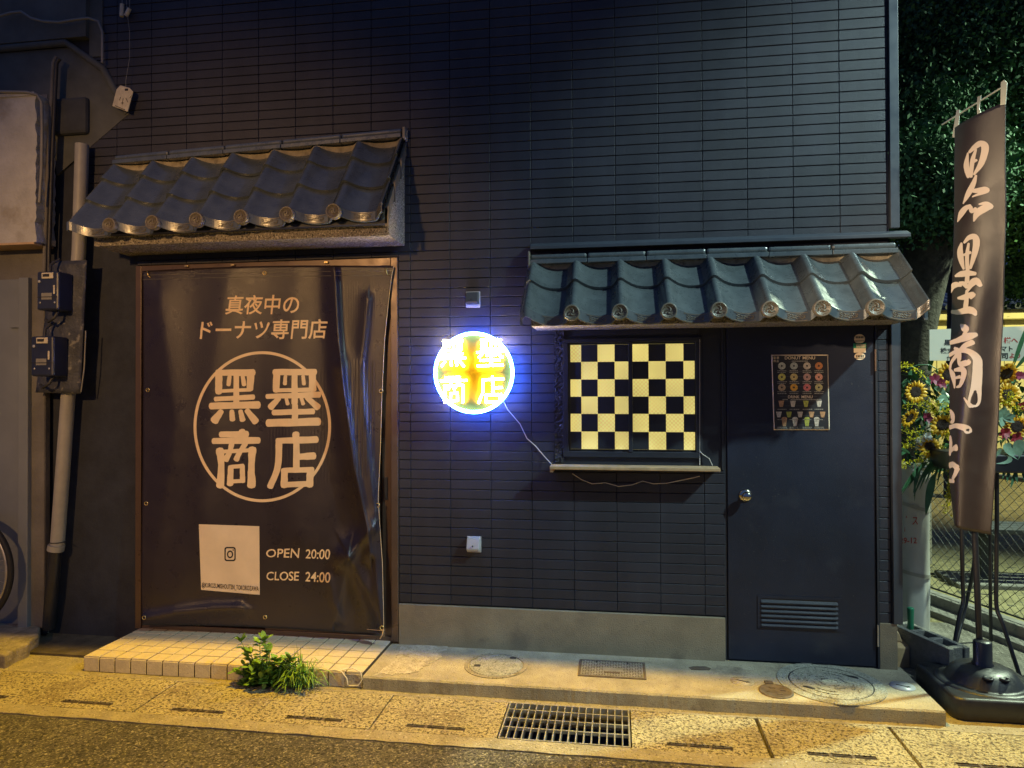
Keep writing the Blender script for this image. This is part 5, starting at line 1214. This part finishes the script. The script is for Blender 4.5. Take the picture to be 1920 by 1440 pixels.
def sunflower(parent, u, v, y, tilt=(0, 0), sc=1.0, k=0):
    base = parent.location; p = W(u, v, y)
    if k not in _sun_src:
        pet = SUNP[k][0].build('sunflower', PETY, parent, local=True); dsc = SUNP[k][1].build('seed_disc', SEED, pet, local=True); _sun_src[k] = (pet, dsc)
    else:
        a_, b_ = _sun_src[k]; pet = instance(a_, parent); instance(b_, pet)
    pet.location = p-base; pet.rotation_euler = (tilt[0], rr_.uniform(0, 6), tilt[1]); pet.scale = (sc,)*3; pet.rotation_mode = 'XYZ'
    q_ = (Euler((tilt[0], 0, tilt[1])).to_matrix() @ Euler((0, rr_.uniform(0, 6), 0)).to_matrix()); pet.rotation_euler = q_.to_euler()
def spray(parent, px, y, m_, nm, dens=1.0, size=0.0085, spread=0.014, drop=0.02):
    """a branching spray of small blossoms following a px polyline"""
    mb = MB(); cs = catmull([(*W(*p, y+drop*k),) for k, p in enumerate(px)], 8); mb.tube(cs, 0.0014, 4)
    for c in cs:
        for _ in range(int(rr_.uniform(1.5, 4)*dens)):
            o_ = Vector(c)+Vector((rr_.gauss(0, spread), rr_.gauss(0, spread), rr_.gauss(0, spread)))
            for _k in range(rr_.randint(3, 5)):
                a, b_ = rr_.uniform(0, 2*math.pi), rr_.uniform(-0.6, 0.9); d = Vector((math.cos(a), -abs(math.sin(b_))*0.6, math.sin(a))).normalized()
                leaf_blade(mb, o_, o_+d*size*rr_.uniform(0.7, 1.3), size*0.45, 0.001, 2)
    mb.build(nm, m_, parent)
def bloom(parent, u, v, y, R_, m_, nm, n=8):
    p = W(u, v, y); mb = MB()
    for k in range(n):
        a = 2*math.pi*k/n+rr_.uniform(-0.3, 0.3); d = Vector((math.cos(a), -0.35+rr_.uniform(-0.3, 0.3), math.sin(a))); leaf_blade(mb, p, p+d*R_*rr_.uniform(0.8, 1.15), R_*0.34, 0.004, 4, side=Vector((-math.sin(a), 0.2, math.cos(a))))
    mb.build(nm, m_, parent)
def leaves(parent, lst, y, m_, nm='leaf'):
    for (a, b_, w_, bend) in lst: mb = MB(); leaf_blade(mb, W(*a, y), W(*b_, y-0.03), w_, bend, 7, side=(W(*b_, y)-W(*a, y)).cross(Vector((0, 1, 0.25)))); mb.build(nm, m_, parent)
def foliage_mass(parent, u0, u1, v0, v1, y, m_, n, l=0.06):
    mb = MB()
    for k in range(n):
        p = W(rr_.uniform(u0, u1), rr_.uniform(v0, v1), y+rr_.uniform(0.02, 0.16)); a = rr_.uniform(0, 2*math.pi); d = Vector((math.cos(a), rr_.uniform(-0.7, 0.3), math.sin(a)))
        leaf_blade(mb, p, p+d*rr_.uniform(0.6, 1.3)*l, l*0.2, 0.01, 4)
    mb.build('foliage', m_, parent)

FA = thing('flower_arrangement', 'left bouquet of sunflowers, yellow orchids and pink blooms above the white column', 'flowers', (1.80, 0.62, 1.0), 0, 'celebration flower arrangements')
YF = 0.60
foliage_mass(FA, 1690, 1790, 700, 900, YF, LEAFD, 150); foliage_mass(FA, 1690, 1790, 690, 880, YF+0.05, LEAF1, 130, 0.08)
for (u, v, k, tl, sc) in ((1716, 735, 0, (0.05, 0.1), 1.03), (1779, 703, 1, (0.1, -0.1), 1.12), (1704, 783, 2, (0.5, 0.5), 0.95), (1767, 797, 1, (-0.1, -0.3), 1.05), (1743, 839, 0, (-0.2, 0.1), 1.0)): sunflower(FA, u, v, YF-0.06, tl, sc, k)
for px in (((1690,806),(1706,812),(1730,808),(1752,816)), ((1692,760),(1712,758),(1738,766),(1752,772)), ((1720,764),(1740,752),(1748,768)), ((1722,868),(1740,858),(1760,848),(1785,852)), ((1684,690),(1698,687),(1716,690),(1738,712)), ((1752,775),(1766,770),(1784,776)), ((1700,826),(1716,822),(1734,826)), ((1750,760),(1762,756),(1780,760)), ((1690,830),(1702,836),(1716,838)), ((1770,812),(1780,818),(1790,815)), ((1735,845),(1728,860),(1716,866)), ((1765,838),(1775,846),(1790,842))):
    spray(FA, px, YF-0.10, ONC, 'orchid_spray')
spray(FA, ((1768,850),(1780,880),(1783,905),(1778,930),(1776,960)), YF-0.12, ONC, 'orchid_spray', 1.2, 0.011, 0.010, 0.0)
spray(FA, ((1684,878),(1692,872),(1700,866)), YF-0.10, ONC, 'orchid_spray', 1.6)
for (u, v, R_, m_, nm) in ((1752,712,0.034,PINK,'pink_lily'), (1764,720,0.032,PINK,'pink_lily'), (1738,783,0.032,PINK,'pink_lily'), (1725,826,0.030,WHITEF,'white_lily'), (1739,818,0.028,WHITEF,'white_lily')): bloom(FA, u, v, YF-0.07, R_, m_, nm)
leaves(FA, [((1775,745),(1752,728),0.016,0.02), ((1782,740),(1800,722),0.016,0.02), ((1778,750),(1756,752),0.016,0.02), ((1782,752),(1760,775),0.018,0.015), ((1786,748),(1795,775),0.016,0.01), ((1770,742),(1762,758),0.013,0.01), ((1775,735),(1782,718),0.012,0.0), ((1785,742),(1800,755),0.014,0.0)], YF-0.05, LEAFG, 'silver_leaves')
palm = []
for k in range(9): palm.append(((1778-6*k, 852+2*k), (1768-9*k-(k*2), 900+ (k % 3)*9+3*k), 0.0075, 0.02))
leaves(FA, palm, YF-0.10, LEAFD, 'palm_frond')
leaves(FA, [((1752,890),(1736,968),0.022,0.03), ((1700,848),(1684,858),0.01,0.01), ((1728,870),(1712,925),0.008,0.0), ((1716,868),(1715,940),0.006,0.0), ((1706,850),(1683,842),0.008,0.01)], YF-0.12, LEAFD, 'broad_leaf')
MB().tube([W(*p, YF) for p in ((1700,692),(1722,684),(1742,684),(1756,692),(1762,712))], 0.003, 5).build('bent_twig', LEAFD, FA)

# right arrangement on a black iron stand
RS = thing('flower_arrangement', 'right bouquet with sunflowers and anthurium on a black iron stand', 'flowers', (2.15, 0.35, 0.0), 0, 'celebration flower arrangements')
YR = 0.30
foliage_mass(RS, 1862, 1990, 690, 880, YR, LEAFD, 170); foliage_mass(RS, 1862, 1990, 690, 870, YR+0.05, LEAF1, 120, 0.08)
for (u, v, k, tl, sc) in ((1886, 700, 1, (0.5, 0.1), 1.05), (1889, 741, 0, (0.0, 0.15), 1.06), (1906, 800, 2, (0.0, 0.0), 1.0), (1950, 730, 0, (0.1, -0.2), 1.0), (1958, 790, 1, (0.0, -0.2), 1.0)): sunflower(RS, u, v, YR-0.06, tl, sc, k)
for px in (((1868,760),(1884,756),(1896,762)), ((1890,740),(1896,748),(1890,756)), ((1905,770),(1918,762),(1935,768))): spray(RS, px, YR-0.11, ONC, 'orchid_spray')
for (u, v, R_, m_, nm) in ((1880,782,0.05,LEAFG,'pale_lily'), (1884,812,0.032,REDP,'red_gerbera'), (1905,822,0.034,REDP,'red_gerbera'), (1918,763,0.030,REDP,'red_gerbera'), (1912,706,0.03,PINK,'pink_lily')): bloom(RS, u, v, YR-0.08, R_, m_, nm, 9)
for (u, v, sz, a0) in ((1902, 842, 0.062, 0.3), (1878, 858, 0.05, -0.8)):
    p = W(u, v, YR-0.12); mb = MB(); out = []
    for i in range(24):
        a = 2*math.pi*i/24; x = 0.9*math.sin(a)**3; z = 0.8*math.cos(a)-0.32*math.cos(2*a)-0.12*math.cos(3*a)
        out.append(p+Vector(((x*math.cos(a0)-z*math.sin(a0))*sz, -0.01*abs(x), (x*math.sin(a0)+z*math.cos(a0))*sz)))
    mb.add(out+[p+Vector((0, 0.012, 0))], [(i, (i+1) % 24, 24) for i in range(24)], True); mb.build('anthurium', LEAFG, RS)
leaves(RS, [((1900,868),(1908,905),0.010,0.0), ((1888,862),(1880,898),0.009,0.0), ((1915,860),(1925,912),0.012,0.0), ((1872,850),(1866,888),0.009,0.0), ((1905,880),(1895,915),0.008,0.0), ((1880,860),(1895,895),0.009,0.0), ((1893,870),(1888,905),0.008,0.0), ((1898,690),(1930,600),0.012,0.0), ((1905,690),(1950,640),0.012,0.0)], YR-0.08, LEAFD, 'hanging_leaf')
yl = 0.24
def leg(pts): return [W(*p, q_) for p, q_ in pts]
for pts in ([((1801,880),yl),((1803,985),yl),((1805,1090),yl),((1806,1128),yl-0.01),((1798,1160),yl-0.04),((1780,1198),yl-0.09)],
            [((1869,880),yl),((1869,985),yl),((1868,1090),yl),((1869,1140),yl-0.01),((1880,1170),yl-0.04),((1913,1250),yl-0.12)],
            [((1835,880),yl+0.30),((1828,1040),yl+0.32),((1812,1130),yl+0.36),((1788,1196),yl+0.22)]):
    P_ = leg(pts); P_[-1].z = 0.006; MB().tube(catmull([tuple(q_) for q_ in P_], 5), 0.0105, 10).build('leg', BLACKM, RS)
mb = MB().tube([W(1806,1120,yl), W(1812,1108,yl), W(1830,1112,yl+0.02), W(1858,1116,yl), W(1866,1106,yl)], 0.003, 6); mb.build('brace_wire', BLACKM, RS)
mb = MB(); a0, a1 = W(1800, 884, yl), W(1870, 884, yl); mb.box(a0.x-0.03, a1.x+0.25, yl-0.06, yl+0.30, a0.z, a0.z+0.10); mb.build('flower_tray', BLACKM, RS, bevel=0.01)
MB().tube([W(1940,880,yl+0.05), W(1943,985,yl+0.05), W(1950,1120,yl+0.02), (2.62, 0.2, 0.006)], 0.0105, 10).build('leg', BLACKM, RS)

# greeting board between them
SB = thing('greeting_board', 'cream greeting board with black and red writing above the flowers', 'sign board', tuple(W(1830, 680, 0.62)))
yb2 = 0.66
q0, q1, q2_, q3 = W(1743,618,yb2), W(1935,611,yb2), W(1935,677,yb2), W(1743,676,yb2)
MB().hexa([tuple(q3), tuple(q2_), (q2_.x, yb2+0.012, q2_.z), (q3.x, yb2+0.012, q3.z), tuple(q0), tuple(q1), (q1.x, yb2+0.012, q1.z), (q0.x, yb2+0.012, q0.z)]).build('board', BOARDM, SB)
mb = MB(); mr = MB()
for tgt, body, u0, u1, v0, v1 in ((mb, "黒墨", 1770, 1800, 637, 648), (mb, "株式", 1763, 1789, 652, 663), (mb, "代", 1775, 1785, 667, 675.5), (mr, "様へ", 1882, 1909, 632, 644), (mb, "マト", 1877, 1899, 649, 659), (mb, "司", 1878, 1890, 662, 673), (mr, "より", 1893, 1913, 662, 672)):
    put_text(tgt, body, lambda s, tt: W(u0+(u1-u0)*s, v1+(v0-v1)*tt, yb2-0.0015), 0.022)
mb.build('lettering', INK, SB); mr.build('lettering', REDINK, SB)
MB().tube([(q0.x+0.33, yb2+0.02, 0.0), (q0.x+0.33, yb2+0.02, q0.z-0.02)], 0.010, 8).build('stake', BLACKM, SB)

# ================================================================== YARD BEHIND
FE = thing('chain_fence', 'sagging chain link fence with low kerb behind the flag', 'fence', (2.2, 0.95, 0))
fa, fb = G(1742, 1130, 0.02), G(1920, 1196, 0.02); fd = (fb-fa); fd.z = 0; fd.normalize(); fo = Vector((fa.x, fa.y, 0))-fd*1.6; FLN = 3.9; fh = 0.83; zb0_ = 0.13
def fp(x, z, o_=0.0): q_ = fo+fd*x+Vector((-fd.y, fd.x, 0))*o_; return Vector((q_.x, q_.y, z))
mb = MB(); st_ = 0.062
n_ = int(FLN/st_)
for k in range(-int(fh/st_)-1, n_):
    for sgn in (1, -1):
        pts = []; x0 = k*st_ if sgn == 1 else k*st_+fh
        m2 = 14
        for i in range(m2+1):
            z = fh*i/m2; x = x0+sgn*z
            if 0 <= x <= FLN: pts.append(fp(x, zb0_+z, 0.003*sgn*(1 if (i % 2) else -1)+0.02*math.sin(x*3)*math.sin(z*3.6)))
        if len(pts) > 1: mb.tube(pts, 0.0019, 4, cap=False)
mb.build('wire_mesh', FENCEM, FE)
mb = MB().tube([fp(0, zb0_+fh), fp(FLN, zb0_+fh)], 0.016, 8); mb.build('top_rail', IRONC, FE)
MB().tube([fp(0, zb0_), fp(FLN, zb0_)], 0.006, 6).build('bottom_wire', FENCEM, FE)
for x in (0.05, FLN-0.05): MB().tube([fp(x, 0), fp(x, zb0_+fh+0.03)], 0.02, 8).build('post', IRONC, FE)
def fbx(m_, x0, x1, y0, y1, z0, z1): m_.hexa([tuple(fp(x0,z0,y0)), tuple(fp(x1,z0,y0)), tuple(fp(x1,z0,y1)), tuple(fp(x0,z0,y1)), tuple(fp(x0,z1,y0)), tuple(fp(x1,z1,y0)), tuple(fp(x1,z1,y1)), tuple(fp(x0,z1,y1))])
mb = MB(); fbx(mb, 0, FLN, -0.05, 0.05, -0.05, 0.10); fbx(mb, 0, FLN, -0.16, -0.052, -0.05, 0.035); mb.build('kerb', BLOCKM, FE, bevel=0.006)
# park bench beyond the fence
bz = W(1845, 1083, 2.6); t = thing('park_bench', 'low dark slatted bench on a concrete foot beyond the fence', 'bench', (bz.x, 2.6, 0))
bp = G(1845, 1083, 0.03); bx, by = bp.x, bp.y
zt_ = W(1880, 985, by).z
for k in range(4): MB().box(bx-0.10, bx+1.5, by-0.18+k*0.095, by-0.10+k*0.095, zt_-0.035, zt_).build('slat', FAR, t, bevel=0.004)
MB().box(bx-0.05, bx+0.01, by-0.2, by+0.2, zt_-0.075, zt_-0.036).build('cross_bearer', FENCEM, t)
MB().box(bx-0.045, bx+0.045, by-0.05, by+0.05, 0.03, zt_-0.076).build('leg', FAR, t, bevel=0.004); MB().box(bx+1.20, bx+1.29, by-0.05, by+0.05, 0.03, zt_-0.036).build('leg', FAR, t)
MB().box(bx-0.28, bx+0.40, by-0.22, by+0.20, -0.02, 0.03).build('foot', BLOCKM, t, bevel=0.008)
MB().box(bx-0.9, bx-0.25, by+0.5, by+0.62, 0.0, 0.86).build('x', FAR, None)
o = bpy.context.scene.objects['x']; o.name = 'utility_cabinet'; tag(o, 'plain dark grey cabinet beyond the fence left of the bench', 'cabinet')

# cream building with tiled coping
CB = thing('cream_building', 'pale yellow park building with tiled eave behind the greeting board', 'building', (6.4, 9.9, 0))
yc = 9.5
xl_, xr_ = W(1722, 640, yc).x, W(1722, 640, yc).x+8.5
zt1, zt2 = W(1830, 601, yc).z, W(1830, 583, yc-0.2).z
mb = MB(); mb.box(xl_+0.05, xr_, yc, yc+2.4, -0.05, zt1); mb.build('wall', CREAMW, CB)
mb = MB()
for k in range(14): x = xl_+0.30+k*0.55; mb.box(x-0.006, x+0.006, yc-0.006, yc, 0.0, zt1)
mb.build('panel_seams', DIRT, CB)
MB().box(xl_-0.02, xl_+0.18, yc-0.06, yc+0.05, -0.05, zt1).build('corner_post', CREAMW, CB, bevel=0.01)
MB().box(xl_+0.05, xr_, yc-0.22, yc-0.02, zt1, zt2).build('eave_beam', CREAMW, CB, bevel=0.01)
MB().box(xl_+0.14, xr_, yc-0.04, yc-0.004, zt1-0.36, zt1-0.30).build('tie_rail', CREAMW, CB)
mb = MB()
for k in range(40):
    x = xl_-0.1+k*0.22; mb.tube([(x, yc-0.36, zt2+0.06), (x, yc+0.3, zt2+0.24), (x, yc+1.4, zt2+0.50)], 0.05, 8)
mb.add([(xl_-0.2, yc-0.34, zt2+0.01), (xr_, yc-0.34, zt2+0.01), (xr_, yc+1.5, zt2+0.50), (xl_-0.2, yc+1.5, zt2+0.50)], [(0,1,2,3)])
mb.add([(xl_-0.2, yc-0.34, zt2), (xr_, yc-0.34, zt2), (xr_, yc+1.5, zt2), (xl_-0.2, yc+1.5, zt2)], [(3,2,1,0)])
mb.build('tiled_roof', TILE, CB)
t = thing('low_wall', 'short cream wall with brown capping between trunk and bouquet', 'wall', (W(1720,700,2.6).x, 2.6, 0))
a, b_ = W(1706, 690, 2.6), W(1744, 690, 2.6)
MB().box(a.x-0.25, b_.x, 2.6, 2.75, 0, W(1720,680,2.6).z).build('panel', BOARDM, t); MB().box(a.x-0.27, b_.x+0.02, 2.58, 2.77, W(1720,680,2.6).z, W(1720,673,2.6).z).build('capping', SLATW, t)
FB = thing('far_house', 'dark house with barred balcony far behind the cream building', 'building', (9, 14, 0))
yd = 13.5; xa = W(1690, 500, yd).x
MB().box(xa, xa+8, yd, yd+4, 0, W(1800, 498, yd).z).build('wall', FAR, FB)
mb = MB(); z0, z1 = W(1800, 548, yd-0.5).z, W(1800, 503, yd-0.5).z
for k in range(60): mb.box(xa+k*0.13, xa+k*0.13+0.025, yd-0.5, yd-0.47, z0, z1)
mb.box(xa, xa+8, yd-0.52, yd-0.45, z1, z1+0.05); mb.box(xa, xa+8, yd-0.52, yd, z0-0.2, z0); mb.build('balcony_bars', FENCEM, FB)

# ------------------------------------------------------------------ trees
def tree(lab, cat_y, trunk, limbs, clumps, n, m_, leaf=0.055, bark=BARK, seed=1):
    t = thing('broadleaf_tree', lab, 'tree', (trunk[0][0], trunk[0][1], 0), 0, 'trees behind the shop')
    mb = MB(); pts = catmull(trunk, 6); mb.tube([p[:3] for p in pts], [trunk_r(trunk, i/(len(pts)-1)) for i in range(len(pts))], 18); mb.build('trunk', bark, t)
    mb = MB()
    for l in limbs: 
        c = catmull(l, 5); mb.tube(c, [l_r*(1-0.7*i/len(c)) for i, l_r in enumerate([0.11]*len(c))], 8)
    mb.build('limb', bark, t)
    rs = np.random.RandomState(seed); mb = MB()
    for (c, R_, k) in clumps:
        m2 = int(n*k)
        d = rs.normal(size=(m2, 3)); d /= np.linalg.norm(d, axis=1)[:, None]; rad = rs.uniform(0.35, 1.0, m2)**0.5
        P_ = np.array(c)+d*rad[:, None]*np.array(R_)*(1+0.25*rs.normal(size=(m2, 1)))
        A_ = rs.normal(size=(m2, 3)); A_ /= np.linalg.norm(A_, axis=1)[:, None]; A_[:, 2] -= 0.35
        B_ = np.cross(A_, rs.normal(size=(m2, 3))); B_ /= np.linalg.norm(B_, axis=1)[:, None]
        L_ = leaf*rs.uniform(0.6, 1.4, m2)
        for i in range(m2):
            p, a_, b_ = P_[i], A_[i]*L_[i], B_[i]*L_[i]*0.36
            mb.add([p-a_*0.5, p+b_, p+a_*0.6, p-b_], [(0,1,2,3)])
    mb.build('crown', m_, t); return t
def trunk_r(tr, k): return tr[0][3]*(1-k)+tr[-1][3]*k if len(tr[0]) > 3 else 0.2
def tree2(lab, px_trunk, y, r0, r1, limbs_px, cl_px, n, m_, leaf, seed):
    tr = [tuple(W(*p, y)) for p in px_trunk]; tr[0] = (tr[0][0], tr[0][1], 0.0)
    global trunk_r
    trunk_r = lambda a, k: r0+(r1-r0)*k
    limbs = [[tuple(W(*p, y+dy)) for p, dy in l] for l in limbs_px]
    cl = [(tuple(W(*p, y+dy)), R_, k) for p, dy, R_, k in cl_px]
    return tree(lab, 0, tr, limbs, cl, n, m_, leaf, BARK, seed)
tree2('thick leaning tree trunk right behind the shop corner under dark leaves', [(1700,1000),(1703,800),(1712,640),(1732,520),(1748,440),(1760,330),(1768,250)], 2.0, 0.115, 0.22,
      [[((1735,470),0),((1712,400),0.2),((1690,300),0.4)], [((1755,450),0),((1790,400),0.2),((1835,300),0.4)], [((1745,440),0),((1750,330),0.3),((1740,150),0.5)]],
      [((1700,290),0.3,(0.5,0.6,0.5),1), ((1760,330),0.2,(0.5,0.6,0.4),1), ((1710,120),0.5,(0.7,0.8,0.6),1.3), ((1790,40),0.6,(0.8,0.8,0.6),1.3), ((1860,130),0.6,(0.7,0.8,0.6),1.2), ((1740,-60),0.6,(0.9,0.9,0.6),1.2), ((1700,400),0.5,(0.35,0.4,0.25),0.5), ((1775,400),-0.1,(0.3,0.3,0.25),0.6), ((1745,340),-0.35,(0.45,0.2,0.35),0.8), ((1700,350),-0.3,(0.3,0.25,0.3),0.5), ((1720,220),0.1,(0.4,0.4,0.3),0.6)], 12000, LEAF1, 0.030, 3)
tree2('bushy tree with brighter leaves in the upper right corner behind the flag', [(1960,1000),(1958,700),(1950,450)], 3.2, 0.16, 0.10,
      [[((1950,450),0),((1920,350),-0.2),((1900,260),-0.2)], [((1950,450),0),((1980,330),0.2),((1990,200),0.3)]],
      [((1905,220),-0.1,(0.7,0.7,0.5),1.2), ((1890,350),-0.2,(0.55,0.6,0.4),1.0), ((1930,430),-0.1,(0.6,0.6,0.35),0.9), ((1980,120),0.2,(0.9,0.8,0.7),1.2), ((1850,20),0.6,(0.9,0.8,0.6),1.0), ((1920,520),0.2,(0.4,0.5,0.25),0.4), ((2050,300),0,(0.8,0.8,0.8),1.0)], 10000, LEAF2, 0.034, 5)
tree2('dense dark tree far back filling the gap above the park building', [(1800,900),(1800,700),(1800,480)], 6.6, 0.2, 0.14,
      [[((1800,480),0),((1760,350),0),((1720,250),0)], [((1800,480),0),((1860,330),0),((1900,200),0)]],
      [((1720,200),0,(1.3,0.8,1.3),1.5), ((1820,120),0.2,(1.5,0.8,1.4),1.6), ((1900,250),0.3,(1.4,0.8,1.3),1.5), ((1800,380),0.3,(1.3,0.8,0.8),1.2), ((1700,420),0.3,(0.8,0.7,0.5),0.7), ((1930,-60),0,(1.8,0.8,1.2),1.3), ((1690,-40),0,(1.5,0.8,1.2),1.2), ((2050,150),0.3,(1.6,0.8,1.6),1.2)], 7000, LEAF1, 0.06, 9)
